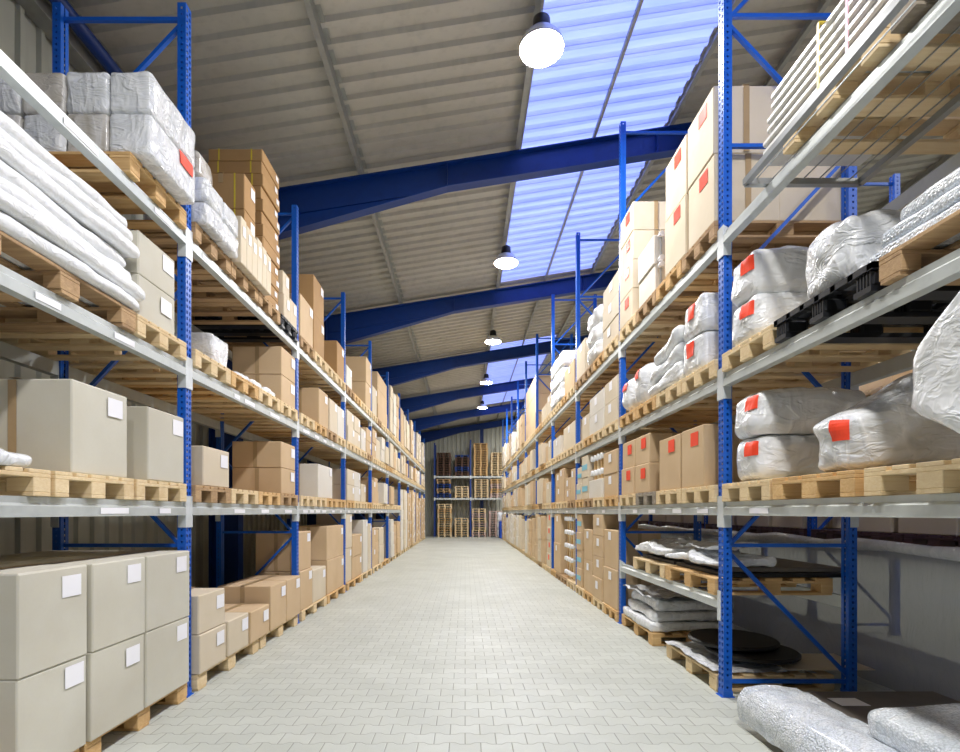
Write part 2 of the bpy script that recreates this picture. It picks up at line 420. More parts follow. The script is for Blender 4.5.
mb.extrude([(WALL_L+.02, ROOF0+SLOPE*WALL_L-.30), (WALL_L+.20, ROOF0+SLOPE*WALL_L-.30), (WALL_L+.20, ROOF0+SLOPE*WALL_L-.08), (WALL_L+.02, ROOF0+SLOPE*WALL_L-.08)], 1, Y_BACK, Y_END-.05)
struct('trim_1', mb, 'purlin_metal')
mb = MB(); x = 1.07
mb.box(x-.11, x-.095, 32.7, 32.9, .0, rbot(x)); mb.box(x+.095, x+.11, 32.7, 32.9, 0, rbot(x)); mb.box(x-.095, x+.095, 32.79, 32.81, 0, rbot(x))
tag(mb.build('steel_column', 'steel_blue'), 'dark blue steel column against the ribbed end wall', 'column')

# ------------------------------------------------------------------ lamps
def lamp(x, y, z, label):
    t = thing('high_bay_lamp', label, 'lamp', (x, y, z), 'high bay lamps hanging under the roof')
    mb = MB(); mb.lathe([(.25, 0), (.255, .01), (.235, .07), (.17, .15), (.10, .19), (.10, .185), (.165, .145), (.228, .065), (.245, .0), (.25, 0)], (0, 0, 0), 32); mb.build('reflector', 'lamp_reflector', t)
    mb = MB(); mb.lathe([(.0, -.012), (.09, -.011), (.17, -.006), (.225, .0), (.243, .012)], (0, 0, 0), 28); mb.build('glass', 'lamp_glow', t)
    mb = MB(); mb.lathe([(0, .17), (.10, .17), (.105, .2), (.095, .33), (.06, .36), (0, .36)], (0, 0, 0), 20); mb.build('ballast_housing', 'lamp_black', t)
    top = rtop(x) - z + .01
    mb = MB(); mb.bar((0, 0, .35), (0, 0, max(top, .4)), .02, .02); mb.build('hanger', 'galvanised', t)
LZ = EYE + 5.20
words = {5.8: 'brightest white round lamp, nearest in view under the roof', 10.8: 'second round hanging lamp from the camera, beside the blue skylight', 15.8: 'third round hanging lamp from the camera',
         20.8: 'fourth round hanging lamp from the camera', 25.8: 'fifth and farthest round hanging lamp', .8: 'round hanging lamp overhead above the camera', -4.2: 'round hanging lamp behind the camera'}
for y, w in words.items(): lamp(.86, y, LZ, w)
for i, y in enumerate((-1.5, 5., 12., 20., 26.)): lamp(8.2, y, LZ+.9, 'unseen round lamp over the neighbouring aisle, %s from the camera side' % ORD[i+1])  # unseen lamps lighting behind the right rack; far ones added to brighten the end

lamp(5.0, 30.2, LZ+.4, 'unseen lamp added to brighten the far end, beyond the right rack')  # fill lamp added out of sight to brighten the end wall
lamp(3.9, 25.0, LZ+.3, 'unseen lamp added for light behind the far part of the right rack')  # another hidden lamp, added to lighten the far end of the hall
# ------------------------------------------------------------------ racks
def post_mesh(h):
    """perforated C section, 85 mm wide (y) and 70 mm deep (x, front at 0, going to -x)"""
    mb = MB(); pitch = .05; n = int(h/pitch); W2, D = .0425, .07
    def cell(face, a0, a1, z0, z1, ha0, ha1, hz0, hz1):
        P = []
        for (a, z) in ((a0, z0), (a1, z0), (a1, z1), (a0, z1), (ha0, hz0), (ha1, hz0), (ha1, hz1), (ha0, hz1)):
            P.append((0, a, z) if face == 'f' else (-a, face, z))
        F = [(0, 1, 5, 4), (1, 2, 6, 5), (2, 3, 7, 6), (3, 0, 4, 7)]
        mb.poly(P, F)
    for i in range(n):
        z0, z1 = i*pitch, (i+1)*pitch if i < n-1 else h
        zm = z0+pitch/2
        cell('f', -W2, 0, z0, z1, -.030, -.012, zm-.014, zm+.014)
        cell('f', 0, W2, z0, z1, .012, .030, zm-.014, zm+.014)
        for sy in (-W2, W2): cell(sy, 0, D, z0, z1, .026, .040, zm-.009, zm+.009)
    for sy in (-1, 1):
        mb.poly([(-D, sy*W2, 0), (-D, sy*(W2-.036), 0), (-D, sy*(W2-.036), h), (-D, sy*W2, h)], [(0, 1, 2, 3)])
        mb.poly([(-.003, sy*W2*.98, 0), (-.003, sy*.001, 0), (-.003, sy*.001, .001), (-.003, sy*W2*.98, .001)], [(0, 1, 2, 3)])
    return mb.mesh('post', 'rack_blue')
PM = {}
def make_posts(t, x_front, facing, y, h, depth=1.1):
    """one upright frame: front and rear post with struts; facing = +1 when the aisle lies at +x"""
    if h not in PM: PM[h] = post_mesh(h)
    xf, xr = x_front, x_front - facing*depth
    for x, fc in ((xf, facing), (xr, -facing)):
        p = link('post', PM[h], t, (x, y+.0425, .006))
        if fc < 0: p.rotation_euler[2] = math.pi
        f = link('foot_plate', FOOT, p, (0, 0, -.006))
    rear_in, front_in = xr + facing*.035, xf - facing*.035
    ks = [(1, .15)]; z = .15; k = 1; zz = []
    nodes = [(1, .15), (0, 1.22), (1, 2.3), (0, 3.4), (1, 4.5), (0, 5.6)]
    if h > 6: nodes.append((1, 6.7))
    X = (front_in, rear_in)
    yc = y + .0425
    for (a, za), (b, zb) in zip(nodes, nodes[1:]):
        mb = MB(); mb.bar((X[a], yc, za), (X[b], yc, zb), .028, .032, (0, 1, 0)); mb.build('brace', 'rack_blue', t)
    for z in [.12, 1.25] + ([5.65, h-.12, 4.57] if h > 6 else [h-.1]):
        mb = MB(); mb.bar((X[0], yc, z), (X[1], yc, z), .028, .03, (0, 0, 1)); mb.build('brace', 'rack_blue', t)
fm = MB(); fm.box(-.09, .02, -.052, .052, 0, .006); fm.box(-.075, .003, -.046, .046, .006, .05); FOOT = fm.mesh('foot_plate', 'rack_blue')
def beam(t, x_front, facing, y0, y1, z0, z1, rear=False, name='beam'):
    """stepped box beam between posts with its hooked end connectors"""
    f = facing; o = x_front
    prof = [(o+f*.006, z0), (o+f*.006, z0+.06), (o-f*.012, z0+.075), (o-f*.012, z1), (o-f*.055, z1), (o-f*.055, z0)]
    mb = MB(); a, b = y0+.085+.004, y1-.004; mb.extrude(prof, 1, a, b)
    mb.extrude([(o+f*.0065, z0), (o+f*.010, z0), (o+f*.010, z0+.012), (o+f*.0065, z0+.012)], 1, a, b)
    bm = mb.build(name, 'galvanised', t)
    for (ya, s_) in ((a, -1), (b, 1)):
        mb = MB()
        # plate hugging the post face and a gusset along its side
        pa, pb = sorted((ya, ya + s_*.046))
        mb.box(min(o, o+f*.007), max(o, o+f*.007), pa, pb, z0-.10, z1+.05)
        ga, gb = sorted((ya, ya - s_*.006))
        mb.extrude([(o+f*.007, z1+.05), (o+f*.007, z0-.10), (o-f*.060, z0-.10), (o-f*.060, z0-.02), (o-f*.056, z1+.01)], 1, ga, gb)
        mb.build('connector', 'connector_metal', bm)
    return bm
def strips(bm, side_x, facing, y0, y1, z0, rr):
    """white location stickers on a beam face"""
    y = y0 + .25
    while y < y1 - .3:
        w = rr.uniform(.12, .3)
        if rr.random() < .75:
            mb = MB(); mb.box(min(side_x+facing*.0102, side_x+facing*.0115), max(side_x+facing*.0102, side_x+facing*.0115), y, y+w, z0+.016, z0+.055)
            mb.build('location_sticker', 'label_white', bm)
        y += w + rr.uniform(.1, .5)
# left rack
HL, HR = 5.72, 6.86
rl = thing('pallet_rack', 'long blue and grey pallet rack along the left wall', 'pallet rack', (0, 0, 0), 'pallet racks')
rr_ = thing('pallet_rack', 'long taller blue and grey pallet rack on the right of the aisle', 'pallet rack', (0, 0, 0), 'pallet racks')
RB = random.Random(3)
for k, y in enumerate(POST): make_posts(rl, XL, 1, y, HL); make_posts(rr_, XR, -1, y, HR)
for k in range(len(POST)-1):
    y0, y1 = POST[k], POST[k+1]
    for side, t, x, f in (('L', rl, XL, 1), ('R', rr_, XR, -1)):
        for li, (a, b) in enumerate(LV[side]):
            if side == 'L' and li == 0 and k in (6, 7, 8, 9) : continue
            bf = beam(t, x, f, y0, y1, a, b)
            if k < 5 and (side == 'L' or li == 0): strips(bf, x, f, y0, y1, a, RB)
            beam(t, x - f*1.1, -f, y0, y1, a, b)
beam(rr_, XR, -1, POST[1], POST[2], .72, .82); beam(rr_, XR+1.1, 1, POST[1], POST[2], .72, .82)

# ------------------------------------------------------------------ pallets
def pallet_parts(L=1.2, W=.67, PH=.144):
    """pieces (name, list of boxes); L along x, W along y, origin at base centre"""
    b = .022; out = []
    ws = (.125, .09, .125, .09, .125); gap = (W-sum(ws))/4; y = -W/2; deck = []
    for w in ws:
        deck.append((-L/2, L/2, y, y+w, PH-b, PH)); y += w+gap
    out.append(('deck', deck))
    for x in (-L/2, -.0725, L/2-.145): out.append(('stringer_board', [(x, x+.145, -W/2, W/2, PH-2*b, PH-b)]))
    for x in (-L/2, -.0725, L/2-.145):
        for yy in (-W/2, -.06, W/2-.1):
            ww = .1 if yy != -.06 else .12
            out.append(('block', [(x, x+.145, yy, yy+ww, b, PH-2*b)]))
    for yy, ww in ((-W/2, .1), (-.06, .12), (W/2-.1, .1)): out.append(('bottom_board', [(-L/2, L/2, yy, yy+ww, 0, b)]))
    return out
PP = {}
def pallet_meshes(mat, kind):
    key = (mat, kind)
    if key in PP: return PP[key]
    PH = .144
    parts = pallet_parts(*((1.2, .67) if kind != 'long' else (.8, 1.15)))
    if kind == 'slim':
        parts = [(nm, [(q[0], q[1], (q[2] if q[2] < -.2 else q[2]+.03 if q[2] < .1 and q[2] > -.2 else q[3]-.07), (q[2]+.07 if q[2] < -.2 else q[3]-.03 if q[2] < .1 else q[3]), q[4], q[5]) if nm == 'block' else q for q in bx]) for nm, bx in parts if nm != 'bottom_board' or True]
    if kind == 'long':   # deck boards run along the aisle
        b = .022; L, W = 1.0, 1.15
        parts = []; ws = (.145, .1, .145, .1, .145); g = (L-sum(ws))/4; x = -L/2; deck = []
        for w in ws: deck.append((x, x+w, -W/2, W/2, PH-b, PH)); x += w+g
        parts.append(('deck', deck))
        for y in (-W/2, -.0725, W/2-.145): parts.append(('stringer_board', [(-L/2, L/2, y, y+.145, PH-2*b, PH-b)]))
        for y in (-W/2, -.0725, W/2-.145):
            for x, ww in ((-L/2, .1), (-.06, .12), (L/2-.1, .1)): parts.append(('block', [(x, x+ww, y, y+.145, b, PH-2*b)]))
        for y in (-W/2, -.0725, W/2-.145): parts.append(('bottom_board', [(-L/2, L/2, y+.01, y+.135, 0, b)]))
    allb = MB(); sep = []
    for nm, bx in parts:
        m1 = MB()
        for q in bx: m1.box(*q, ch=.003); allb.box(*q)
        sep.append((nm, m1.mesh(nm, mat)))
    PP[key] = (sep, allb.mesh('pallet', mat), parts)
    return PP[key]
PALLETS = []     # (distance, x_front, facing, y0, y1, z, mat, kind, label)
SIDE = {'L': ('left rack', XL, 1), 'R': ('right rack', XR, -1)}
LVW = ['on the floor under the %s', 'on the lowest shelf of the %s', 'on the middle shelf of the %s', 'on the top shelf of the %s']
COLW = {'wood_pale': 'pale wooden', 'wood_honey': 'honey-coloured wooden', 'wood_old': 'old brown wooden', 'wood_grey': 'greyed wooden', 'wood_dark': 'dark brown wooden', 'wood_pinkish': 'pinkish pale wooden', 'wood_blue': 'blue-painted wooden'}
pcount = {}
def add_pallet(side, lv, y0, y1, mat='wood_pale', kind='short', xo=.03, dz=0):
    PALLETS.append(dict(side=side, lv=lv, y0=y0, y1=y1, mat=mat, kind=kind, xo=xo, z=level_z(side, lv)+dz))
def black_pallet(side, lv, y0, y1, label, L=1.15):
    _, xf, f = SIDE[side]; W = y1-y0; z = level_z(side, lv)
    t = thing('plastic_pallet', label, 'pallet', (xf - f*(L/2-.03), (y0+y1)/2, z))
    mb = MB(); n = 9
    for i in range(n): a = -L/2 + i*(L-.05)/(n-1); mb.box(a, a+.05, -W/2, W/2, .115, .15)
    m = 7
    for i in range(m): a = -W/2 + i*(W-.04)/(m-1); mb.box(-L/2, L/2, a, a+.04, .112, .148)
    mb.build('deck', 'black_plastic', t)
    for x in (-L/2+.08, 0, L/2-.08):
        for y in (-W/2+.07, 0, W/2-.07):
            mb = MB(); mb.box(x-.07, x+.07, y-.06, y+.06, .03, .112, ch=.012)
            for q in range(5): mb.box(x-.074, x+.074, y-.05+q*.022, y-.043+q*.022, .032, .11)
            mb.build('foot', 'black_plastic', t)
    for y in (-W/2+.07, 0, W/2-.07): mb = MB(); mb.box(-L/2, L/2, y-.06, y+.06, 0, .03); mb.build('runner', 'black_plastic', t)

WOODS = ['wood_pale']*5 + ['wood_honey']*3 + ['wood_old']*2
RP = random.Random(5)
# ------------------------------------------------------------------ cartons
CARTONS = []
SZ = {'carton_grey': 'grey-beige', 'carton_tan': 'tan', 'carton_pale': 'pale beige', 'carton_white': 'off-white', 'carton_brown': 'brown'}
stackno = {}
def stack(side, lv, y0, y1, n, h, mat='carton_pale', depth=.58, xo=.0, lab='white', dz=None, rows=1, jig=.012, tape=True):
    z = level_z(side, lv) + PH if dz is None else dz
    CARTONS.append(dict(side=side, lv=lv, y0=y0, y1=y1, n=n, h=h, mat=mat, depth=depth, xo=xo, lab=lab, z=z, rows=rows, jig=jig, tape=tape))
def carton_mesh(w, d, h, rr, bulge=.006):
    """w along x, d along y, base at z = 0, centred in x and y; softened edges and slightly bulging faces"""
    e = .008
    def ax(a): return [-a/2, -a/2+e, 0, a/2-e, a/2]
    X, Y = ax(w), ax(d); Z = [0, e, h/2, h-e, h]; idx = {}; mb = MB(); b = [rr.uniform(-.3, 1)*bulge for _ in range(6)]
    for i in range(5):
        for j in range(5):
            for k in range(5):
                ex = [i in (0, 4), j in (0, 4), k in (0, 4)]
                if not any(ex): continue
                p = [X[i], Y[j], Z[k]]
                if sum(ex) >= 2:
                    for a, v in enumerate((i, j, k)):
                        if ex[a]: p[a] += (e*.35 if v == 0 else -e*.35)
                else:
                    mids = sum(v == 2 for v in (i, j, k))
                    a = ex.index(True); s_ = -1 if (i, j, k)[a] == 0 else 1
                    if not (a == 2 and s_ < 0): p[a] += s_*b[a*2+(s_ > 0)]*(1. if mids == 2 else .45)
                idx[(i, j, k)] = len(mb.v); mb.v.append(tuple(p))
    for a in range(3):
        o = [q for q in range(3) if q != a]
        for s_ in (0, 4):
            for u in range(4):
                for v in range(4):
                    l = []
                    for du, dv in ((0, 0), (1, 0), (1, 1), (0, 1)):
                        q = [0, 0, 0]; q[a] = s_; q[o[0]] = u+du; q[o[1]] = v+dv; l.append(idx[tuple(q)])
                    if (s_ == 4) == (a == 1): l.reverse()
                    mb.f.append(tuple(l))
    return mb
def tier_word(i, n):
    if n == 1: return ''
    if n == 2: return ', ' + ('lower', 'upper')[i] + ' of two'
    if n == 3: return ', ' + ('bottom', 'middle', 'top')[i] + ' of three'
    return ', ' + ('bottom' if i == 0 else 'top' if i == n-1 else ordw(i+1) + ' up') + ' of ' + NUM[n]
def build_cartons():
    rr = random.Random(21); items = []
    by = {}
    for c in CARTONS: by.setdefault((c['side'], c['lv']), []).append(c)
    for key, cs in by.items():
        cs.sort(key=lambda c: c['y0'])
        for i, c in enumerate(cs): c['no'] = i+1
        for c in cs:
            for r_ in range(c['rows']):
                for i in range(c['n']): items.append((c['y0'] + (4*r_), c, i, r_))
    items.sort(key=lambda q: q[0])
    N = 300; far = MB(); fm_i = []; MI = ['carton_pale', 'carton_tan', 'carton_white', 'carton_brown', 'carton_grey', 'label_white']
    farmats = {}
    for q, (dist, c, i, r_) in enumerate(items):
        sn, xf, f = SIDE[c['side']]
        W = c['y1']-c['y0']; D = c['depth']; jx = rr.uniform(-c['jig'], c['jig']); jy = rr.uniform(-.004, .004)
        cx = xf - f*(c['xo'] + D/2 + r_*(D+.01)) + jx; cy = (c['y0']+c['y1'])/2 + jy; z = c['z'] + i*c['h']
        cm = carton_mesh(D, W-.012, c['h']-.003, rr, .006 if W > .3 else .003)
        if q >= N:
            far.poly([(v[0]+cx, v[1]+cy, v[2]+z) for v in cm.v], cm.f); fm_i += [MI.index(c['mat'])]*len(cm.f)
            xx = cx + f*(D/2+.003); k0 = len(far.f); far.box(min(xx, xx+f*.004), max(xx, xx+f*.004), cy+W*.1, cy+W*.32, z+c['h']*.6, z+c['h']*.85); fm_i += [5]*(len(far.f)-k0); continue
        withlab = {'white': ' with white label', 'orange': ' with orange-red label', 'blue': ' with pale blue tape', None: ''}[c['lab'] if dist < 12 and r_ == 0 else None]
        where = LVW[c['lv']] % sn
        label = '%s carton%s%s, %s stack %s%s' % (SZ[c['mat']], withlab if dist < 9 else '', tier_word(i, c['n']), ordw(c['no']), ('behind others ' if r_ else ''), where)
        label = label.replace('on the floor under the', 'on floor of').replace('on the ', 'on ').replace('shelf of the', 'shelf of')
        if len(label.split()) > 16:
            for w_ in (' with white label', ' with orange-red label', ' with pale blue tape'): label = label.replace(w_, '')
        o = cm.build('carton', c['mat'], None, (cx, cy, z))
        tag(o, label, 'carton', 'cartons %s' % where)
        if r_: continue
        if dist < 13:
            s_ = f; h = c['h']
            # tape over the lid and down the end that looks towards the camera
            if c['tape'] and dist < 9 and h > .2:
                tm = MB(); tw = .05; tx = rr.uniform(-.02, .02)
                tm.box(tx-tw/2, tx+tw/2, -W/2+.002, W/2-.006, h-.004+.009, h-.004+.0105) if i == c['n']-1 else None
                tm.box(tx-tw/2, tx+tw/2, -W/2+.006-.0095, -W/2+.006-.008, h*.02 if W > .45 else h*.72, h-.01)
                tm.build('tape', 'tape_brown', o)
            if c['mat'] == 'carton_brown' and dist < 7:
                for tx in (-D*.3, D*.3):
                    tm = MB(); tm.box(tx-.008, tx+.008, -W/2+.006-.0095, -W/2+.006-.008, .004, h-.006); tm.build('strap', 'strap_yellow', o)
            if c['lab'] == 'blue':
                lm = MB(); xx = s_*(D/2+.0045)
                lm.box(min(xx, xx+s_*.002), max(xx, xx+s_*.002), -W/2+.03, W/2-.03, h*.35, h*.6); lm.build('blue_tape', 'label_blue', o)
            elif c['lab'] and h > .09 and not (r_):
                lw, lh = ((.14, .12) if h > .2 else (.08, .06)) if c['lab'] == 'white' else (.155, .125)
                lw = min(lw, W*.34); yc = (W/2 - lw*.5 - rr.uniform(.03, .07)) if c['side'] == 'L' else rr.uniform(-.05, .05)
                if c['side'] == 'R' and c['lab'] == 'orange': yc = -W*.12
                zc = h - lh/2 - rr.uniform(.03, .06) if h > .2 else h/2
                xx = s_*(D/2+.0062); lm = MB(); lm.box(min(xx, xx+s_*.002), max(xx, xx+s_*.002), yc-lw/2, yc+lw/2, zc-lh/2, zc+lh/2)
                lm.build('shipping_label', 'label_white' if c['lab'] == 'white' else 'label_orange', o)
    if far.v:
        fo = far.build('far_cartons', 'carton_pale')
        for m_ in MI[1:]: fo.data.materials.append(M[m_])
        fo.data.polygons.foreach_set('material_index', fm_i)
        tag(fo, 'many pale cartons stacked on both racks towards the far end', 'carton', 'cartons at the far end', 'stuff')
def build_pallets(extra):
    """extra: far stacks against the end wall, already placed: (x, y, z, mat)"""
    ps = sorted(PALLETS, key=lambda p: p['y0'])
    cnt = {}; keep = 300 - extra
    far = {}
    for q, p in enumerate(ps):
        sn, xf, f = SIDE[p['side']]; k = (p['side'], p['lv']); cnt[k] = cnt.get(k, 0)+1
        sep, whole, parts = pallet_meshes(p['mat'], p['kind'])
        L, W0 = (1.2, .67) if p['kind'] == 'short' else (1.0, 1.15)
        sy = (p['y1']-p['y0'])/W0; cx = xf - f*(L/2 - p['xo']); cy = (p['y0']+p['y1'])/2; z = p['z']
        if q >= keep:
            mb = far.setdefault('x', MB())
            for nm, bx in parts:
                for b in bx: mb.box(cx+b[0], cx+b[1], cy+b[2]*sy, cy+b[3]*sy, z+b[4], z+b[5])
            continue
        label = '%s pallet, %s from the camera %s' % (COLW[p['mat']], ordw(cnt[k]), LVW[p['lv']] % sn)
        if p.get('note'): label = p['note']
        grp = 'wooden pallets ' + LVW[p['lv']] % sn
        if p['y0'] < 10.5:
            t = thing('wooden_pallet', label, 'pallet', (cx, cy, z), grp); t.scale = (1, sy, 1)
            for nm, me in sep: link(nm, me, t)
        else:
            o = link('wooden_pallet', whole, None, (cx, cy, z), (1, sy, 1)); tag(o, label, 'pallet', grp)
    if far:
        tag(far['x'].build('far_pallets', 'wood_pale'), 'wooden pallets under the goods at the far end of both racks', 'pallet', 'pallets at the far end', 'stuff')

# ------------------------------------------------------------------ soft wrapped goods
def soft(w, d, h, seed, r=.06, amp=.012, n=14, puff=.0, warp=None, freq=4., flat=False):
    """returns f(face point in the unit cube, offset) -> point; rounded crumpled block, base centre at origin"""
    hx, hy, hz = w/2, d/2, h/2; rr = min(r, hx*.9, hy*.9, hz*.9)
    def f(p, off=0.):
        q = Vector((p[0]*hx, p[1]*hy, p[2]*hz))
        inn = Vector((max(-hx+rr, min(hx-rr, q.x)), max(-hy+rr, min(hy-rr, q.y)), max(-hz+rr, min(hz-rr, q.z))))
        dr = q-inn
        if dr.length > 1e-6:
            dn = dr.normalized(); q = inn + dn*rr
        else:
            dn = Vector((0, 0, 1))
        s3 = Vector((seed*3.1, seed*1.7, seed*.9))
        a = noise.noise(q*freq+s3)*amp*1.4 + noise.noise(q*freq*2.7+s3)*amp*.8 + (abs(noise.noise(Vector((q.x*9, q.y*9, q.z*5))+s3))-.2)*amp*.8
        k = (1-abs(p[0])**2)*(1-abs(p[1])**2) + (1-abs(p[0])**2)*(1-abs(p[2])**2) + (1-abs(p[1])**2)*(1-abs(p[2])**2)
        q = q + dn*(a + puff*k*.5 + off)
        q.z += hz
        if q.z < .0 + abs(off): q.z = max(q.z, off*.2)
        if off == 0: q.z = max(q.z, .001)
        if flat and off == 0: q.z = min(q.z, h-.002)      # something rests on it
        if warp: q = Vector(warp(q))
        return q
    return f
def soft_mesh(f, n=14):
    mb = MB(); idx = {}
    ts = [(-math.cos(math.pi*i/n))*.62 + (-1+2*i/n)*.38 for i in range(n+1)]; ts[0] = -1; ts[-1] = 1
    def vid(i, j, k):
        if (i, j, k) not in idx: idx[(i, j, k)] = len(mb.v); mb.v.append(tuple(f((ts[i], ts[j], ts[k]))))
        return idx[(i, j, k)]
    for a in range(3):
        o = [q for q in range(3) if q != a]
        for s_ in (0, n):
            for u in range(n):
                for v in range(n):
                    l = []
                    for du, dv in ((0, 0), (1, 0), (1, 1), (0, 1)):
                        q = [0, 0, 0]; q[a] = s_; q[o[0]] = u+du; q[o[1]] = v+dv; l.append(vid(*q))
                    if (s_ == n) == (a == 1): l.reverse()
                    mb.smooth.add(len(mb.f)); mb.f.append(tuple(l))
    return mb
def sticker(f, parent, face, u0, u1, v0, v1, mat='label_orange', name='shipping_label', off=.006):
    """label following the surface; face = (axis, sign)"""
    a, s_ = face; o = [q for q in range(3) if q != a]; n = 6; mb = MB()
    for lay in (off, off+.003):
        for i in range(n+1):
            for j in range(n+1):
                p = [0, 0, 0]; p[a] = s_; p[o[0]] = u0+(u1-u0)*i/n; p[o[1]] = v0+(v1-v0)*j/n; mb.v.append(tuple(f(p, lay)))
    m = (n+1)**2
    for i in range(n):
        for j in range(n):
            q = (i*(n+1)+j, (i+1)*(n+1)+j, (i+1)*(n+1)+j+1, i*(n+1)+j+1); q2 = tuple(m+x for x in q)
            if (s_ > 0) == (a == 1): mb.f += [q, q2[::-1]]
            else: mb.f += [q[::-1], q2]
    mb.build(name, mat, parent)
def bundle(name, label, cat, x0, x1, y0, y1, z, h, seed, mat='film_white', r=.06, amp=.012, puff=.02, warp=None, lab=None, n=14, group=None, freq=4.):
    flat = any(k in label for k in ('lower of', 'lower row', 'lowest of', 'middle of', 'from below'))
    f = soft(x1-x0, y1-y0, h, seed, r, amp, n, puff, warp, freq, flat)
    o = soft_mesh(f, n).build(name, mat, None, ((x0+x1)/2, (y0+y1)/2, z)); tag(o, label, cat, group)
    if lab: sticker(f, o, *lab)
    return o, f

# =================================================================== LEFT RACK GOODS
add_pallet('L', 1, 2.06, 2.83, 'wood_pale'); add_pallet('L', 1, 2.86, 3.54, 'wood_pale'); add_pallet('L', 1, 3.57, 4.21, 'wood_pale')
add_pallet('L', 2, 2.38, 3.56, 'wood_old', 'long'); add_pallet('L', 2, 3.58, 4.21, 'wood_pale')
add_pallet('L', 3, 3.50, 4.21, 'wood_honey')
def bay_pallets(side, lv, k, skip=(), mats=None):
    y0 = POST[k] + .10
    for i in range(4):
        if i in skip: continue
        m = mats[i] if mats else RP.choice(WOODS)
        add_pallet(side, lv, y0+i*.672, y0+i*.672+.655, m)
for k in range(1, 10):
    for lv in (1, 2, 3):
        if lv == 1 and k >= 6: continue
        if lv == 3 and k == 1:
            bay_pallets('L', 3, 1, (3,), ['wood_old', 'wood_old', 'wood_old', '']); continue
        bay_pallets('L', lv, k)
black_pallet('L', 3, 6.38, 7.02, 'black plastic pallet on the top shelf of the left rack, beside the second upright')
add_pallet('L', 0, 3.08, 4.22, 'wood_honey', 'long'); add_pallet('L', 0, 1.90, 3.04, 'wood_honey', 'long')
for k in range(1, 10):
    a = POST[k]+.10
    m = ['wood_honey', 'wood_pale', 'wood_pale'][k % 3]
    add_pallet('L', 0, a+.03, a+1.33, m, 'long'); add_pallet('L', 0, a+1.38, a+2.66, 'wood_pale' if k % 2 else 'wood_honey', 'long')
# floor
for a, b, m in ((2.58, 3.07, 'carton_grey'), (3.085, 3.61, 'carton_grey'), (3.62, 4.20, 'carton_grey')):
    stack('L', 0, a, b, 2, .535, m, .55, rows=2, xo=-.06)
stack('L', 0, 4.37, 4.86, 2, .335, 'carton_pale', .6, -.05); stack('L', 0, 4.90, 5.37, 1, .34, 'carton_pale', .6, -.05)
stack('L', 0, 5.40, 5.92, 1, .33, 'carton_tan', .6, -.05); stack('L', 0, 5.97, 6.49, 1, .52, 'carton_tan', .62, -.05); stack('L', 0, 6.5, 7.03, 1, .52, 'carton_tan', .62, -.05)
stack('L', 0, 7.16, 7.74, 2, .55, 'carton_tan', .6); stack('L', 0, 7.78, 8.5, 1, .5, 'carton_pale'); stack('L', 0, 8.6, 9.78, 2, .57, 'carton_tan', .6)
stack('L', 0, 9.97, 10.5, 2, .67, 'carton_pale'); stack('L', 0, 10.55, 11.5, 2, .45, 'carton_tan'); stack('L', 0, 11.6, 12.15, 1, 1.2, 'carton_white'); stack('L', 0, 12.2, 12.6, 1, 1.1, 'carton_pale')
# lowest shelf
stack('L', 1, 3.03, 3.54, 1, .555, 'carton_grey', .66); stack('L', 1, 3.72, 4.21, 1, .537, 'carton_grey', .6)
stack('L', 1, 4.52, 5.03, 1, .355, 'carton_pale', .6); stack('L', 1, 6.48, 7.02, 2, .33, 'carton_tan', .62)
stack('L', 1, 8.08, 8.95, 1, .53, 'carton_white', .6); stack('L', 1, 10.1, 10.74, 2, .31, 'carton_pale'); stack('L', 1, 10.77, 11.4, 2, .31, 'carton_white'); stack('L', 1, 11.45, 11.95, 1, .4, 'carton_pale')
# middle shelf
stack('L', 2, 3.66, 4.13, 2, .315, 'carton_grey', .6, .02)
stack('L', 2, 6.47, 7.0, 2, .35, 'carton_tan', .62)
stack('L', 2, 8.12, 8.66, 1, .58, 'carton_tan'); stack('L', 2, 8.72, 9.25, 1, .55, 'carton_pale'); stack('L', 2, 9.3, 9.82, 1, .55, 'carton_white')
stack('L', 2, 10.1, 10.7, 2, .32, 'carton_pale'); stack('L', 2, 10.75, 11.35, 2, .32, 'carton_pale'); stack('L', 2, 11.5, 12.0, 1, .5, 'carton_white')
# top shelf
stack('L', 3, 5.46, 5.76, 3, .38, 'carton_brown', .5, .035, jig=.002)
stack('L', 3, 5.90, 6.44, 12, .1425, 'carton_brown', .62, .02, jig=.012, tape=False)
stack('L', 3, 6.46, 6.70, 2, .29, 'carton_pale', .45, -.03, dz=3.83+.15); stack('L', 3, 6.72, 7.0, 1, .34, 'carton_pale', .5, -.03, dz=3.83+.15)
stack('L', 3, 7.18, 7.78, 1, .60, 'carton_tan', .5); stack('L', 3, 7.86, 8.44, 2, .59, 'carton_brown', .62)
stack('L', 3, 9.28, 9.82, 1, .64, 'carton_brown', .62); stack('L', 3, 10.02, 10.5, 1, .42, 'carton_white', .45); stack('L', 3, 11.96, 12.6, 2, .58, 'carton_tan', .8)
stack('L', 3, 13.6, 15.2, 3, .42, 'carton_tan', .9); stack('L', 3, 12.8, 13.4, 1, .7, 'carton_pale', .5)
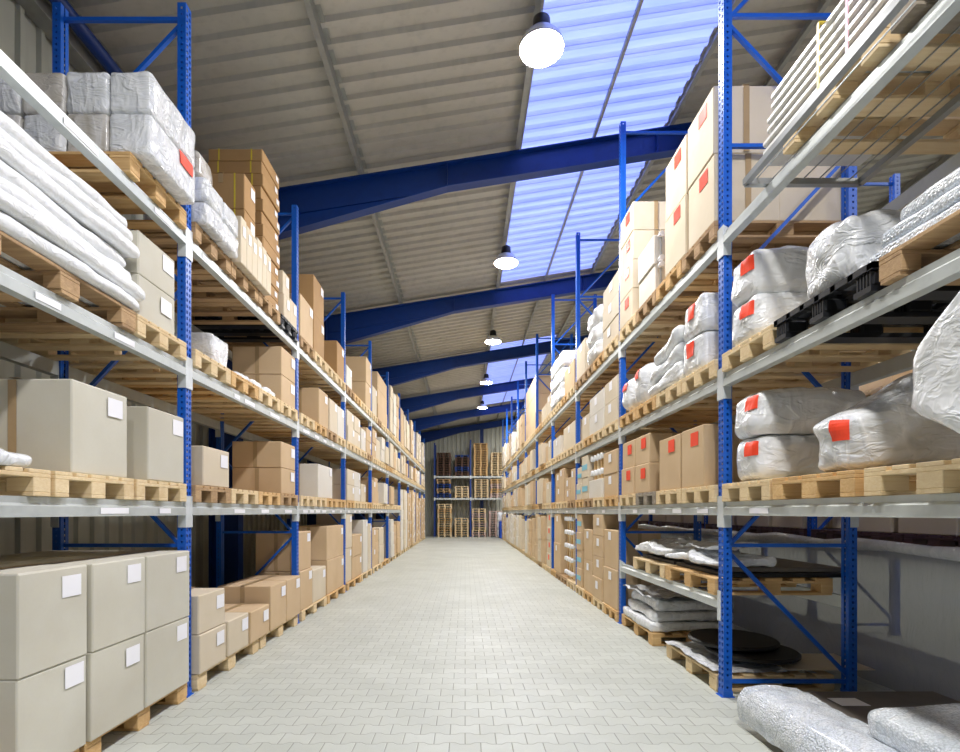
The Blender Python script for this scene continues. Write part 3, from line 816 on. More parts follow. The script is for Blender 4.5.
# =================================================================== RIGHT RACK GOODS
for k in range(1, 10):
    for lv in (1, 2, 3): bay_pallets('R', lv, k, (), ['wood_pale', 'wood_pale', 'wood_grey', 'wood_pale'] if (k, lv) == (1, 1) else None)
    if k >= 2: bay_pallets('R', 0, k)
add_pallet('R', 1, 3.56, 4.22, 'wood_pale'); add_pallet('R', 1, 2.78, 3.53, 'wood_honey'); add_pallet('R', 1, 1.95, 2.72, 'wood_pale')
add_pallet('R', 2, 3.54, 4.22, 'wood_pale'); add_pallet('R', 2, 1.55, 2.62, 'wood_old', 'long')
add_pallet('R', 3, 2.62, 3.41, 'wood_pale', dz=.046); add_pallet('R', 3, 1.55, 2.55, 'wood_grey', dz=.046)
black_pallet('R', 2, 2.66, 3.51, 'black plastic pallet on the middle shelf of the right rack, nearest bay')
add_pallet('R', 0, 4.37, 5.46, 'wood_pale', 'long', .0); add_pallet('R', 0, 5.86, 7.02, 'wood_honey', 'long', .0)
add_pallet('R', 0, 2.0, 3.62, 'wood_pale', 'long', .1)
PALLETS.append(dict(side='R', lv=0, y0=4.36, y1=5.44, mat='wood_honey', kind='long', xo=.02, z=.8215, note='honey-coloured wooden pallet on the low beam of the right rack, nearer of two'))
PALLETS.append(dict(side='R', lv=0, y0=5.47, y1=6.48, mat='wood_pale', kind='long', xo=.02, z=.8215, note='pale wooden pallet on the low beam of the right rack, farther of two'))
# lowest shelf
stack('R', 1, 4.57, 5.05, 1, .555, 'carton_tan', .6, lab='orange'); stack('R', 1, 5.08, 5.64, 1, .55, 'carton_tan', .6, lab='orange')
stack('R', 1, 5.97, 6.47, 2, .345, 'carton_tan', .6, lab='orange'); stack('R', 1, 6.49, 7.0, 2, .345, 'carton_tan', .6, lab='orange')
stack('R', 1, 7.22, 7.92, 2, .33, 'carton_tan', .6); stack('R', 1, 8.95, 9.4, 2, .38, 'carton_pale', .6, lab='blue'); stack('R', 1, 9.42, 9.82, 2, .3, 'carton_pale', .6, lab='blue')
stack('R', 1, 9.97, 10.4, 1, .62, 'carton_tan', .6); stack('R', 1, 10.45, 11.0, 2, .24, 'carton_tan')
# middle shelf
stack('R', 2, 7.2, 7.86, 2, .32, 'carton_pale', .6); stack('R', 2, 7.9, 8.8, 2, .31, 'carton_white', .6); stack('R', 2, 8.88, 9.4, 1, .42, 'carton_pale', .6)
stack('R', 2, 10.0, 11.2, 1, .5, 'carton_pale', .7); stack('R', 2, 11.5, 12.4, 1, .42, 'carton_white', .6)
# top shelf
stack('R', 3, 4.36, 4.88, 2, .575, 'carton_pale', .55, -.02, 'orange', rows=2); stack('R', 3, 4.91, 5.43, 2, .575, 'carton_pale', .55, -.02, 'orange')
stack('R', 3, 5.80, 6.34, 2, .33, 'carton_white', .5, lab=None); stack('R', 3, 6.50, 7.02, 4, .365, 'carton_pale', .6, -.02, 'orange')
stack('R', 3, 7.2, 8.0, 3, .31, 'carton_pale', .6); stack('R', 3, 9.1, 9.8, 1, .62, 'carton_pale', .6); stack('R', 3, 10.0, 11.0, 1, .52, 'carton_tan', .7)
stack('R', 3, 12.75, 13.4, 1, .5, 'carton_pale'); stack('R', 3, 13.5, 14.4, 1, .4, 'carton_pale'); stack('R', 3, 15.6, 18.1, 3, .56, 'carton_tan', .9)
# floor
stack('R', 0, 7.2, 7.92, 2, .56, 'carton_tan', .6); stack('R', 0, 7.95, 8.55, 4, .335, 'carton_tan', .55, -.02); stack('R', 0, 8.6, 9.22, 2, .54, 'carton_tan', .6)
stack('R', 0, 9.42, 9.82, 4, .335, 'carton_tan', .5, lab='blue'); stack('R', 0, 11.5, 12.3, 2, .67, 'carton_tan', .6, lab='white'); stack('R', 0, 12.8, 13.4, 4, .335, 'carton_pale', .6, lab='orange')
# random rows further down both racks
RG = random.Random(42)
TAN = ['carton_pale', 'carton_tan', 'carton_pale', 'carton_white', 'carton_tan']
def fill(side, lv, y0, y1, hmin, hmax, pgap=.12, nmax=3):
    y = y0
    while y < y1 - .35:
        w = RG.uniform(.42, .78); k = [p for p in POST if y - .02 < p + .09 and p < y + w + .02]
        if k: y = k[0] + .12; continue
        if y + w > y1: break
        if RG.random() < pgap: y += w; continue
        H = RG.uniform(hmin, hmax); n = max(1, min(nmax, int(round(H/RG.uniform(.3, .6)))))
        stack(side, lv, y, y+w, n, H/n, RG.choice(TAN), RG.uniform(.5, .75), RG.uniform(-.02, .03) if y < 13.5 else RG.uniform(-.09, -.02)); y += w + RG.uniform(.01, .05)
fill('L', 0, 12.75, 18.2, .9, 1.25); fill('L', 0, 18.35, 29.4, 1.9, 2.3, .05, 6)
fill('L', 1, 12.75, 18.2, .5, .68); fill('L', 2, 12.0, 29.4, .45, .72, .08); fill('L', 3, 15.4, 29.4, .9, 1.5, .05, 4)
fill('R', 0, 13.6, 29.4, 1.05, 1.34, .08, 5); fill('R', 1, 11.05, 29.4, .5, .72, .06); fill('R', 2, 12.75, 29.4, .35, .68, .1); fill('R', 3, 18.3, 29.4, .6, 1.3, .08, 4)

# =================================================================== WRAPPED AND LOOSE GOODS, LEFT
for i in range(4):
    for j in range(2):
        w = .30; x1 = -2.15 - i*w
        mat = ['film_silver', 'film_over_carton', 'film_silver', 'film_over_carton'][(i+j*3) % 4 if i else 0]
        pos = ['frontmost', 'second', 'third', 'rearmost'][i]
        bundle('wrapped_package', 'film-wrapped grey package, %s column, %s row, on top shelf of left rack, nearest bay' % (pos, ('lower', 'upper')[j]), 'package',
               x1-w+.004, x1-.004, 3.54, 4.14, 3.833+PH+j*.29, .29, 3+i*2+j, mat, .03, .008, .012, None,
               ((0, 1), .15, .75, .25, .95) if (i == 0 and j == 0) else None, 12, 'wrapped packages in the nearest bay, top left')
for j in range(2):
    for i in range(2):
        bundle('wrapped_package', 'crinkled clear-wrapped package behind first left upright, %s row, %s of two, top shelf' % (('lower', 'upper')[j], ('nearer', 'farther')[i]), 'package',
               -2.75, -2.19, 4.37+i*.33, 4.69+i*.33, 3.83+PH+j*.2, .2, 30+j*2+i, 'film_silver', .035, .012, .012, None, None, 12, 'silvery packages on the top left shelf')
bundle('wrapped_package', 'small wrapped package topmost behind first left upright, top shelf', 'package', -2.8, -2.26, 4.37, 4.62, 3.83+PH+.4, .24, 41, 'film_over_carton', .04, .01, .015, None, None, 12)
RQ = random.Random(9)
for i in range(7):
    def wp(q, i=i): return (q.x + .02*math.sin(q.y*3+i), q.y, q.z)
    bundle('foam_roll', 'long white foam-wrapped bundle, %s of the seven on nearest pallet, left middle shelf' % ('lowest' if i == 0 else 'topmost' if i == 6 else ordw(i+1) + ' from below'), 'foam bundle',
           -2.98+i*.012, -2.25+.03*math.sin(i*1.9)-i*.012, 1.75+RQ.uniform(-.05, .05), 3.62+RQ.uniform(-.05, .05), 2.76+PH+i*.096, .096, 60+i, 'foam_wrap', .048, .013, .008, wp, None, 20, 'white foam bundles stacked on the left middle shelf', 5.)
bundle('plastic_bag', 'small crumpled white bag lying on nearest pallet, left lowest shelf', 'bag', -2.72, -2.28, 2.25, 2.74, 1.61+PH, .07, 77, 'film_white', .03, .02, .01)
bundle('wrapped_package', 'clear-wrapped box standing back on middle shelf of left rack, second bay', 'package', -3.1, -2.46, 5.02, 5.36, 2.76+PH, .37, 78, 'film_silver', .03, .014, .01)
for i, (a, b, x1, h) in enumerate(((5.4, 5.72, -2.38, .09), (5.66, 6.0, -2.32, .08), (6.06, 6.4, -2.34, .10))):
    bundle('plastic_bag', 'flat white plastic bag on left middle shelf, %s of three before the tan cartons' % ('nearest', 'middle', 'farthest')[i], 'bag', x1-.5, x1, a, b, 2.76+PH, h, 80+i, 'film_white', .04, .03, .01, None, None, 14, 'flat bags on the left middle shelf')
# slim cartons standing in front of the flat-carton tower
for i in range(6):
    a = 5.06+i*.132; hh = .46 - .02*(i % 3)
    mb = carton_mesh(.10, .125, hh, RQ, .003); o = mb.build('slim_carton', 'carton_pale', None, (-2.245, a+.065, 3.83+PH))
    tag(o, 'slim upright beige carton, %s of six before the flat-carton tower, top left shelf' % ordw(i+1), 'carton', 'slim cartons on the top left shelf')
    mb = MB(); mb.box(.055, .057, -.03, .03, hh*.6, hh*.6+.1); mb.build('shipping_label', 'label_white', o)
# =================================================================== WRAPPED AND LOOSE GOODS, RIGHT
F0 = (0, -1)
z1, z2, z3 = LV['R'][0][1]+PH, LV['R'][1][1]+PH, LV['R'][2][1]+PH
for j in range(2):
    bundle('wrapped_package', 'white film-wrapped package, orange label, %s of two, lowest shelf beside first right upright' % ('lower', 'upper')[j], 'package',
           2.13, 2.95, 3.73, 4.12, z1+j*.34, .34, 100+j, 'film_white', .09, .016, .02, None, (F0, -.85, -.1, .1, .75), 16, 'film-wrapped pairs at the first right upright', 3.2)
    bundle('wrapped_package', 'white film-wrapped package, orange label, %s of two, middle shelf beside first right upright' % ('lower', 'upper')[j], 'package',
           2.125, 2.74, 3.78, 4.15, z2+j*.335, .335, 104+j, 'film_white', .08, .014, .02, None, (F0, -.85, -.1, .05, .7), 16, 'film-wrapped pairs at the first right upright', 3.2)
    bundle('wrapped_package', 'white wrapped package, orange label, %s of two, middle shelf before sagging bags' % ('lower', 'upper')[j], 'package',
           2.12, 2.75, 4.60, 5.03, z2+j*.345, .345, 108+j, 'film_white', .06, .014, .02, None, (F0, -.3, .35, -.1, .7), 16, 'film-wrapped pairs at the first right upright', 3.2)
def wbig(q):
    k = max(0, min(1, (q.x+.45)/.55)); k = k*k*(3-2*k)
    return (q.x, q.y, q.z*(.62+.48*k))
bundle('wrapped_package', 'large grey film-wrapped bulky item with orange-red label, rising to the back, lowest right shelf', 'package', 2.13, 3.1, 2.86, 3.18, z1, .54, 120, 'film_silver', .10, .022, .03, wbig, (F0, -.95, -.3, .05, .75), 18, None, 3.)
def whang(q):
    k = q.z/.785; s_ = .34*max(0, (.27-k)/.27)**.8 + .40*max(0, (k-.6)/.4)
    t_ = (q.y+.37)/.74
    return (q.x, q.y - s_*max(0, t_), q.z)
bundle('wrapped_package', 'tall white quilted wrapped item bulging at mid height, nearest on the lowest right shelf', 'package', 1.99, 2.95, 1.60, 2.34, z1, .785, 124, 'film_white', .08, .018, .02, whang, None, 20, None, 3.)
def wpeak(q):
    return (q.x, q.y, q.z*(1-.35*max(0, -(q.y+.0)/.3)*0+.0) + .0)
bundle('wrapped_package', 'crumpled white film-wrapped package on the black plastic pallet, middle right shelf', 'package', 2.14, 2.95, 2.88, 3.32, LV['R'][1][1]+.15, .42, 130, 'film_silver', .10, .03, .03, None, None, 18, None, 3.)
for i in range(3):
    bundle('wrapped_board', 'long flat panel in bubble wrap, %s of three on the nearest pallet, middle right shelf' % ('lowest', 'middle', 'topmost')[i], 'wrapped board',
           2.16+.03*i, 3.05, 1.55, 2.80-.07*i, z2+i*.092, .092, 134+i, 'bubble_wrap', .035, .012, .008, None, None, 16, 'bubble-wrapped panels on the middle right shelf', 3.)
def sag(yc, z0):
    """bags thin out and sink towards the far end, each lying on the one below"""
    def w(q):
        t_ = max(0, min(1, (q.y+yc-5.1)/.9)); k = .45*t_
        return (q.x, q.y, q.z*(1-k) - z0*k)
    return w
for i, (a, b, zz, hh, sl) in enumerate(((5.10, 5.98, 0, .22, .0), (5.10, 5.88, .22, .2, .25), (5.10, 5.72, .42, .18, .35))):
    bundle('plastic_bag', 'white filled plastic bag sagging over the pile, %s of three, middle right shelf' % ('lowest', 'middle', 'topmost')[i], 'bag', 2.10, 2.75, a, b, z2+zz, hh, 140+i, 'film_white', .08, .025, .03, sag((a+b)/2, zz), None, 16, 'sagging white bags on the middle right shelf', 3.)
for i, (a, b, hh) in enumerate(((6.03, 6.44, .5), (6.5, 6.95, .46))):
    bundle('plastic_bag', 'plump white wrapped sack with red label, %s of two before the second right upright' % ('nearer', 'farther')[i], 'bag', 2.10, 2.7, a, b, z2, hh, 146+i, 'film_white', .16, .02, .03, None, (F0, -.3, .4, .25, .75), 16, 'wrapped sacks before the second right upright', 3.)
for i in range(3):
    bundle('plastic_bag', 'white wrapped sack in a pile, %s of three, top right shelf beyond second upright' % ('lowest', 'middle', 'topmost')[i], 'bag', 2.08, 2.8, 8.12, 8.85, z3+i*.28, .28, 150+i, 'film_white', .1, .03, .03, None, None, 14, 'white sacks on the top right shelf', 3.)
    bundle('wrapped_package', 'white film-wrapped block in a column, %s of three, top right shelf past third upright' % ('lowest', 'middle', 'topmost')[i], 'package', 2.08, 2.9, 11.1, 12.5, z3+i*.345, .345, 156+i, 'film_white', .06, .02, .02, None, None, 14, 'white column on the top right shelf', 3.)
# metal profiles on the top shelf, with straps, resting on pallets on a tube frame
for i in range(7):
    ye = 3.74 - .03*i + .05*((i*37) % 5)/5; x0 = 2.16 - .006*i; z = z3+.048+i*.058
    mb = MB(); mb.extrude([(x0, z+.012), (x0+.012, z), (2.86, z), (2.872, z+.012), (2.872, z+.034), (2.86, z+.046), (2.84, z+.046), (2.84, z+.02), (x0+.03, z+.02), (x0+.03, z+.046), (x0+.012, z+.046), (x0, z+.034)], 1, 1.56+.02*i, ye)
    for xx in (2.3, 2.5, 2.7): mb.box(xx, xx+.03, 1.6, ye-.02, z+.02, z+.058)
    tag(mb.build('metal_profile', 'profile_metal'), 'long pale metal tray profile, %s layer of seven on the top right shelf' % ('lowest' if i == 0 else 'topmost' if i == 6 else ordw(i+1)), 'metal profile', 'metal profiles on the top right shelf')
zt = z3+.046+7*.056
for nm, lab_, y, mat in (('strap', 'yellow strap round the stacked metal profiles, top right shelf', 3.05, 'strap_yellow'), ('strap', 'pink strap round the stacked metal profiles, top right shelf', 2.82, 'strap_pink')):
    mb = MB(); mb.box(2.092, 2.096, y, y+.02, z3+.045, zt+.004); mb.box(2.092, 2.87, y, y+.02, zt+.001, zt+.005); mb.box(2.866, 2.87, y, y+.02, z3+.045, zt+.004)
    tag(mb.build(nm, mat), lab_, 'strap')
bundle('plastic_film', 'loose white film lying on top of the metal profiles, top right shelf', 'plastic film', 2.3, 2.8, 1.6, 3.45, zt+.004, .07, 170, 'film_white', .03, .02, .005, None, None, 16)
t = thing('tube_rack', 'grey metal tube rack sticking out under the nearest pallets, top right shelf', 'tube frame', (0, 0, LV['R'][2][1]+.001))
for a, b in (((1.99, 1.57, .022), (1.99, 3.66, .022)), ((2.80, 1.57, .022), (2.80, 3.66, .022)), ((1.99, 3.66, .022), (2.80, 3.66, .022))):
    mb = MB(); mb.bar(a, b, .042, .042); mb.build('tube', 'tube_grey', t)
for i in range(7):
    mb = MB(); y = 3.56; x = 2.06 + i*.11; mb.bar((x, 3.64, .040), (x+.02, 1.57, .040), .006, .006); mb.build('wire', 'tube_grey', t)
# black lattice sides of the two cartons on the top shelf
for j in range(2):
    t = thing('lattice_tubes', 'dark tube lattice with pale diagonal, %s of two, by white cartons, top right shelf' % ('lower', 'upper')[j], 'metal frame', (2.13, 5.74, z3+j*.33))
    mb = MB()
    for x in (.05, .43): mb.bar((x, 0, 0), (x, 0, .31), .02, .02)
    mb.build('upright_tube', 'tube_grey', t); mb = MB(); mb.bar((.05, 0, .30), (.43, 0, .02), .016, .016); mb.build('diagonal_tube', 'label_white', t)
    for zz in (.03, .29):
        mb = MB(); mb.tube([(.05, -.04, zz), (.05, .02, zz)], .03, 12); mb.build('end_cap', 'label_white', t)
# low beam: flat panels under film
for i, (a, b, z, nm) in enumerate(((4.40, 5.42, .82+PH, 'nearer'), (5.48, 6.46, .82+PH, 'farther'))):
    for j in range(2):
        mb = MB(); mb.box(2.22+.06*j, 3.3-.05*j, a+.02*j, b-.03*j, z+.045*j, z+.045*j+.04, ch=.006)
        tag(mb.build('flat_board', 'panel_taupe' if j else 'black_sheet'), 'dark flat panel, %s on %s pallet, low beam of right rack' % (('lower', 'upper')[j], nm), 'panel', 'flat panels on the low right beam')
    bundle('plastic_film', 'crumpled silvery film draped on the %s pallet, low beam of right rack' % nm, 'plastic film', 2.14, 2.62, a-.0, b+.0, z+.088, .09+.03*i, 180+i, 'film_silver', .04, .03, .01, lambda q: (q.x+.05*math.sin(q.y*9), q.y, q.z*(1+.25*math.sin(q.y*7+1)+.2*math.sin(q.x*8))), None, 18, None, 4.)
def sheetwave(name, label, x0, x1, y0, y1, z, mat, seed, amp=.05, th=.004, nx=18, ny=24):
    mb = MB(); s3 = Vector((seed, seed*2.3, 1))
    for lay in (0, th):
        for i in range(nx+1):
            for j in range(ny+1):
                x = x0+(x1-x0)*i/nx; y = y0+(y1-y0)*j/ny
                hz = abs(noise.noise(Vector((x*3, y*3, 0))+s3))*amp*2 + abs(noise.noise(Vector((x*9, y*8, 0))+s3))*amp*.6
                e = noise.noise(Vector((x*2, y*2, 5))+s3)*.04
                mb.v.append((x+e, y+e*.7, z+hz+lay))
    m = (nx+1)*(ny+1)
    for i in range(nx):
        for j in range(ny):
            q = (i*(ny+1)+j, (i+1)*(ny+1)+j, (i+1)*(ny+1)+j+1, i*(ny+1)+j+1)
            mb.smooth.add(len(mb.f)); mb.f.append(tuple(m+k for k in q)); mb.smooth.add(len(mb.f)); mb.f.append(q[::-1])
    return tag(mb.build(name, mat), label, 'plastic film')
sheetwave('plastic_film', 'curling white film sheet over panels, low beam of right rack near first upright', 2.18, 2.6, 4.46, 5.4, .82+PH+.215, 'film_white', 5, .05)
# floor pallets
sheetwave('plastic_film', 'crumpled clear film on the floor pallet beneath the black discs', 2.12, 3.0, 4.40, 5.44, PH+.004, 'film_silver', 9, .022)
for j, (cx, cy, zz) in enumerate(((2.66, 4.80, PH+.07), (2.58, 4.98, PH+.13))):
    mb = MB(); mb.lathe([(0, 0), (.38, 0), (.395, .012), (.395, .03), (.38, .042), (0, .042)], (0, 0, 0), 48, False)
    tag(mb.build('black_disc', 'black_sheet', None, (cx, cy, zz)), 'large flat black round disc, %s of two on floor pallet by first right upright' % ('lower', 'upper')[j], 'disc', 'black discs on the floor pallet')
for j in range(3):
    bundle('wrapped_board', 'flat panel in clear film, %s of three on farther floor pallet below low beam' % ('lowest', 'middle', 'topmost')[j], 'wrapped board', 2.13+.05*j, 3.1, 5.9+.03*j, 6.98-.04*j, PH+j*.115, .115, 190+j, 'film_silver', .04, .02, .01, None, None, 16, 'wrapped panels on the floor', 3.)
sheetwave('plastic_film', 'loose silvery film over the wrapped panels on the floor pallet', 2.14, 2.8, 5.95, 6.95, PH+.365, 'film_silver', 14, .05)
mb = MB(); mb.extrude([(2.75, PH+.03), (3.5, PH+.03), (3.5, PH+.036), (2.75, PH+.036)], 1, 4.40, 4.9)
tag(mb.build('cardboard_sheet', 'carton_pale'), 'flat pale cardboard sheet lying beside the black discs behind first right upright', 'cardboard')
# near right: big panel stack on a long pallet, bubble wrap over its edge
mb = MB(); mb.box(2.06, 3.32, 1.9, 3.66, PH+.002, PH+.11, ch=.006)
pn = mb.build('flat_board', 'panel_taupe'); tag(pn, 'wide flat grey-brown panel lying on floor pallet in the right foreground', 'panel')
mb = MB(); mb.box(2.47, 2.66, 3.38, 3.52, PH+.1105, PH+.112); mb.build('shipping_label', 'label_white', pn)
def wrapstrip(name, label, prof, y0, y1, mat, seed, amp=.015, ny=40, ysk=0.):
    """film following a cross profile (x, z) along the aisle"""
    pts = []
    for (a, b) in zip(prof, prof[1:]):
        for i in range(7): t_ = i/7; pts.append((a[0]+(b[0]-a[0])*t_, a[1]+(b[1]-a[1])*t_))
    pts.append(prof[-1])
    for _ in range(3): pts = [pts[0]] + [((a[0]+2*b[0]+c[0])/4, (a[1]+2*b[1]+c[1])/4) for a, b, c in zip(pts, pts[1:], pts[2:])] + [pts[-1]]
    mb = MB(); s3 = Vector((seed, 1, seed)); n = len(pts)
    for lay in (0, 1):
        for i, (x, z) in enumerate(pts):
            a, b = pts[max(0, i-1)], pts[min(n-1, i+1)]; nx, nz = -(b[1]-a[1]), (b[0]-a[0]); l = math.hypot(nx, nz) or 1; nx /= l; nz /= l
            for j in range(ny+1):
                y = y0+(y1-y0)*j/ny + ysk*i/n
                dd = (abs(noise.noise(Vector((x*4, y*5, z*4))+s3))*1.6 + abs(noise.noise(Vector((x*11, y*12, z*11))+s3))*.6)*amp + lay*.004
                drop = .05*noise.noise(Vector((0, y*3, seed))) if i < 8 else 0
                mb.v.append((x+nx*dd, y, max(.004, z+nz*dd+drop)))
    m = n*(ny+1)
    for i in range(n-1):
        for j in range(ny):
            q = (i*(ny+1)+j, (i+1)*(ny+1)+j, (i+1)*(ny+1)+j+1, i*(ny+1)+j+1)
            mb.smooth.add(len(mb.f)); mb.f.append(tuple(m+k for k in q)); mb.smooth.add(len(mb.f)); mb.f.append(q[::-1])
    return tag(mb.build(name, mat), label, 'plastic film')
wrapstrip('bubble_wrap_sheet', 'bubble wrap draped over the aisle edge of the grey-brown panel, right foreground', [(1.97, .05), (1.96, .17), (2.0, .27), (2.10, .285), (2.26, .272), (2.36, .262)], 1.9, 3.68, 'bubble_wrap', 4, .022)
def whump(q):
    return (q.x, q.y, q.z*(.8+.25*(q.x+.5)))
bundle('wrapped_board', 'bubble-wrapped bulky panel lying on top, nearest item in the right foreground', 'wrapped board', 2.24, 3.3, 1.75, 2.90, PH+.112, .23, 200, 'bubble_wrap', .07, .016, .015, whump, None, 20, None, 2.5)
# frame bundles on the right: pale rails with white foam ends
def rail_bundle(y, z, n, h, label, grp):
    t = thing('rail_bundle', label, 'rail bundle', (2.13, y, z), grp)
    for i in range(4):
        mb = MB(); mb.box(.06, .5, -.38+i*.2, -.31+i*.2, 0, h); mb.build('batten', 'wood_honey' if i % 2 else 'wood_pale', t)
    for r_ in range(n):
        for i in range(4):
            mb = MB(); zz = .12+r_*(h-.2)/max(1, n-1); mb.tube([(.0, -.26+i*.2-.08, zz), (.3, -.26+i*.2-.08, zz)], .045, 12); mb.build('foam_tube', 'foam_white', t)
rail_bundle(10.75, PH, 5, 1.32, 'bundle of pale rails with rows of white foam ends, right floor, nearer', 'rail bundles on the right')
rail_bundle(8.45, z1+.30, 2, .44, 'bundle of rails with white foam ends on a white box, lowest right shelf', 'rail bundles on the right')
mb = carton_mesh(.6, .84, .297, RQ, .004); tag(mb.build('carton', 'carton_white', None, (2.43, 8.44, z1)), 'long white carton beneath the rail bundle, lowest right shelf', 'carton')
# =================================================================== CURTAIN AND THE ROW BEHIND
XC = 3.62
t = thing('plastic_curtain', 'long translucent grey plastic sheet hanging behind the right rack', 'plastic curtain', (XC, 0, 0))
mb = MB(); ny, nz = 120, 22
for lay in (0, .004):
    for i in range(ny+1):
        for j in range(nz+1):
            y = 1.2+12.*i/ny; z = .01+1.22*j/nz
            dx = noise.noise(Vector((y*1.3, z*1.8, 3)))*.05 + abs(noise.noise(Vector((y*3+z*2.4, z*2.5, 8))))*.035
            mb.v.append((dx+lay, y, z))
m = (ny+1)*(nz+1)
for i in range(ny):
    for j in range(nz):
        q = (i*(nz+1)+j, (i+1)*(nz+1)+j, (i+1)*(nz+1)+j+1, i*(nz+1)+j+1); mb.smooth.add(len(mb.f)); mb.f.append(tuple(m+k for k in q)); mb.smooth.add(len(mb.f)); mb.f.append(q[::-1])
mb.build('sheet', 'plastic_curtain', t)
mb = MB(); mb.tube([(.0, 1.2+.4*i, 1.225+.012*math.sin(i*1.7)) for i in range(31)], [.05+.012*math.sin(i*2.3) for i in range(31)], 14); mb.build('rolled_edge', 'film_white', t)
SIDE['S'] = ('rack behind curtain', 4.3, -1); LV['S'] = [(1.06, 1.17), (2.56, 2.67), (3.74, 3.84)]
COLW['maroon_plastic'] = 'maroon plastic'
rs = thing('pallet_rack', 'second blue pallet rack beyond the plastic curtain, behind the right rack', 'pallet rack', (0, 0, 0), 'pallet racks')
PS = [.8+2.8*i for i in range(0, 6)]
for y in PS: make_posts(rs, 4.3, -1, y, HL)
for a, b in zip(PS, PS[1:]):
    for (z0, z1_) in LV['S'][:2]: beam(rs, 4.3, -1, a, b, z0, z1_); beam(rs, 5.4, 1, a, b, z0, z1_)
    beam(rs, 4.3, -1, a, b, .1, .2)
for y in PS[:-1]:
    for i in range(4):
        add_pallet('S', 1, y+.1+i*.672, y+.755+i*.672, 'maroon_plastic'); add_pallet('S', 2, y+.1+i*.672, y+.755+i*.672, 'wood_pale')
RG = random.Random(8)
yy = 3.75
while yy < 12.6:
    w = RG.uniform(.6, .9)
    if any(p-.03 < q < yy+w+.03 for q in [p for p in PS] for p in [yy]): yy += .15; continue
    stack('S', 1, yy, yy+w, 1, RG.uniform(.35, .7), 'carton_pale', .7, lab=None); yy += w+.08
    if RG.random() < .5: stack('S', 2, yy-w-.08, yy-.08, 1, RG.uniform(.25, .45), 'carton_tan', .7, lab=None)
# =================================================================== END RACK
t = thing('pallet_rack', 'blue pallet rack across the end wall holding stacked empty pallets', 'pallet rack', (0, 0, 0), 'pallet racks')
EX = [-1.86, .34, 2.54, 4.74]; EY = 31.55
for x in EX:
    for yy in (EY, EY+1.05):
        mb = MB(); mb.box(x-.045, x+.045, yy, yy+.07, 0, 5.95 if x > 0 else 5.75); mb.build('post', 'steel_blue', t)
    for za, zb in ((.2, 1.4), (1.4, 2.6), (2.6, 3.8), (3.8, 5.0)): mb = MB(); mb.bar((x, EY+.03, za), (x, EY+1.06, zb), .03, .03); mb.build('brace', 'steel_blue', t)
for a, b in zip(EX, EX[1:]):
    for z in (2.38, 3.72):
        for yy in (EY-.03, EY+1.1):
            mb = MB(); mb.box(a+.046, b-.046, yy, yy+.045, z-.1, z); bmx = mb.build('beam', 'galvanised', t)
            mb = MB(); mb.box(a-.04, a+.05, yy-.006, yy-.001, z-.16, z+.04); mb.build('connector', 'connector_metal', bmx)
ES = [(-1.30, 3.72, 10, 'dark brown', ['wood_dark']), (-.18, 3.72, 9, 'dark blue-grey', ['wood_dark', 'wood_blue', 'wood_dark']), (.97, 3.72, 14, 'honey-coloured', ['wood_honey']), (2.02, 3.72, 10, 'pale', ['wood_pale']),
      (-1.30, 2.38, 8, 'blue and brown', ['wood_blue', 'wood_old']), (-.18, 2.38, 5, 'pale', ['wood_pale']), (1.0, 2.38, 8, 'pale', ['wood_pale']), (2.0, 2.38, 8, 'pinkish', ['wood_pinkish', 'wood_honey']),
      (-1.24, 0, 14, 'pale', ['wood_pale', 'wood_honey']), (-.20, 0, 8, 'pale', ['wood_pale']), (.86, 0, 12, 'mixed pale and pinkish', ['wood_pinkish', 'wood_pale']), (1.90, 0, 11, 'pinkish', ['wood_pinkish'])]
extra = 0
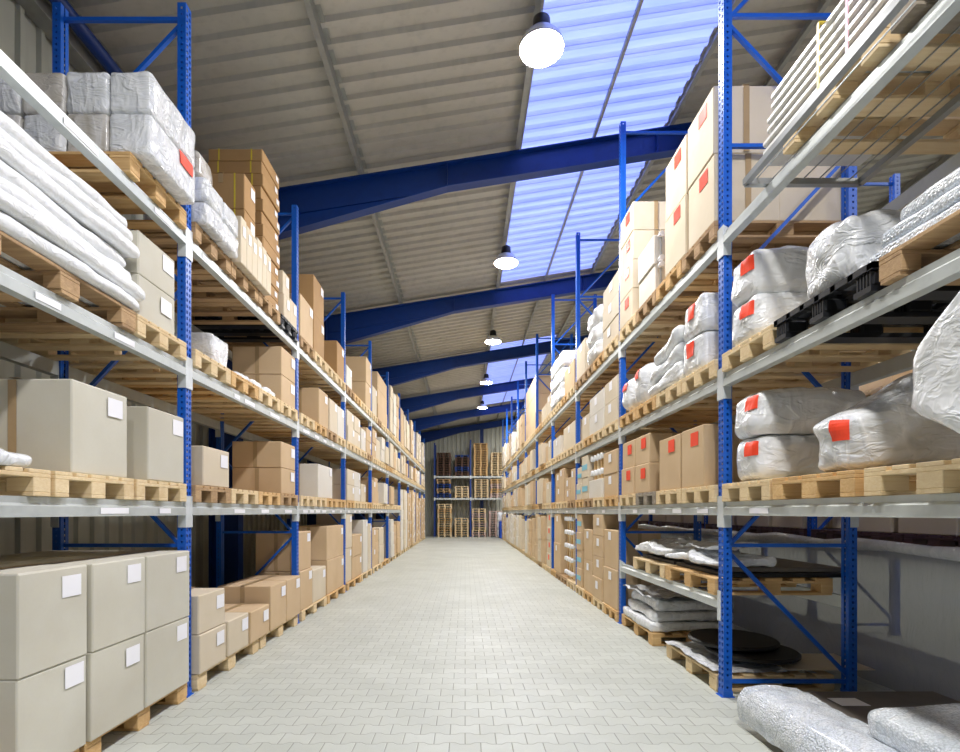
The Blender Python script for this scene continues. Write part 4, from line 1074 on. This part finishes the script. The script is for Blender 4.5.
for n_, (x, z, n, cw, mats) in enumerate(ES):
    shelf = {3.72: 'upper level', 2.38: 'middle level', 0: 'floor'}[z]; col = n_ % 4
    for i in range(n):
        mat = mats[(i//2) % len(mats)]; whole = pallet_meshes(mat, 'slim')[1]
        o = link('wooden_pallet', whole, None, (x+RQ.uniform(-.02, .02), EY+.62+RQ.uniform(-.02, .02), z+.001+i*.1445), (1.0, 1.28, 1), math.pi/2)
        tag(o, '%s pallet, %s in %s stack from left on %s of end rack' % ({'wood_pale': 'pale', 'wood_honey': 'honey-coloured', 'wood_dark': 'dark brown', 'wood_blue': 'blue', 'wood_old': 'old brown', 'wood_pinkish': 'pinkish'}[mat],
            'bottom' if i == 0 else 'top' if i == n-1 else ordw(i+1) + ' up', ('first', 'second', 'third', 'fourth')[col], shelf), 'pallet', 'stacked empty pallets on the end rack')
        extra += 1
# clutter at the far right corner
for i, (y, z, nm) in enumerate(((29.9, 0, 'lowest'), (29.9, .33, 'middle'), (29.9, .66, 'topmost'))):
    mb = MB(); X0 = 2.0
    mb.box(X0, X0+.6, y, y+.8, z, z+.02); mb.box(X0, X0+.02, y, y+.8, z, z+.32); mb.box(X0+.58, X0+.6, y, y+.8, z, z+.32); mb.box(X0, X0+.6, y, y+.02, z, z+.32); mb.box(X0, X0+.6, y+.78, y+.8, z, z+.32)
    tag(mb.build('plastic_crate', 'crate_blue'), 'blue plastic crate, %s of three at the far end of the right rack' % nm, 'crate', 'blue crates at the far right end')
for i in range(3):
    bundle('plastic_bag', 'white wrapped bundle, %s of three at the far end past the right rack' % ('lowest', 'middle', 'topmost')[i], 'bag', 1.95, 2.6, 30.8, 31.4, .0+i*.5, .5, 220+i, 'film_white', .1, .03, .02, None, None, 8, 'white bundles at the far end')

build_cartons(); build_pallets(extra)

# ------------------------------------------------------------------ light and camera
w = bpy.data.worlds.new('World'); sc.world = w; w.use_nodes = True
bg = w.node_tree.nodes['Background']; bg.inputs[0].default_value = (.30, .38, 1., 1); bg.inputs[1].default_value = 2.7
cam = bpy.data.cameras.new('Camera'); co = bpy.data.objects.new('Camera', cam); C.objects.link(co); sc.camera = co
co.location = (0, 0, EYE); co.rotation_euler = (math.pi/2, 0, 0)
cam.sensor_width = 36; cam.lens = 516/960*36; cam.shift_x = 15/960; cam.shift_y = 136/960; cam.clip_end = 200
vs = sc.view_settings; vs.view_transform = 'Standard'; vs.look = 'None'; vs.gamma = 1; vs.use_curve_mapping = False; vs.exposure = 0.
sc.cycles.max_bounces = 8; sc.cycles.diffuse_bounces = 4; sc.cycles.glossy_bounces = 3; sc.cycles.transparent_max_bounces = 6; sc.cycles.transmission_bounces = 4
sc.cycles.use_denoising = True; sc.cycles.caustics_reflective = False; sc.cycles.caustics_refractive = False; sc.cycles.sample_clamp_indirect = 6
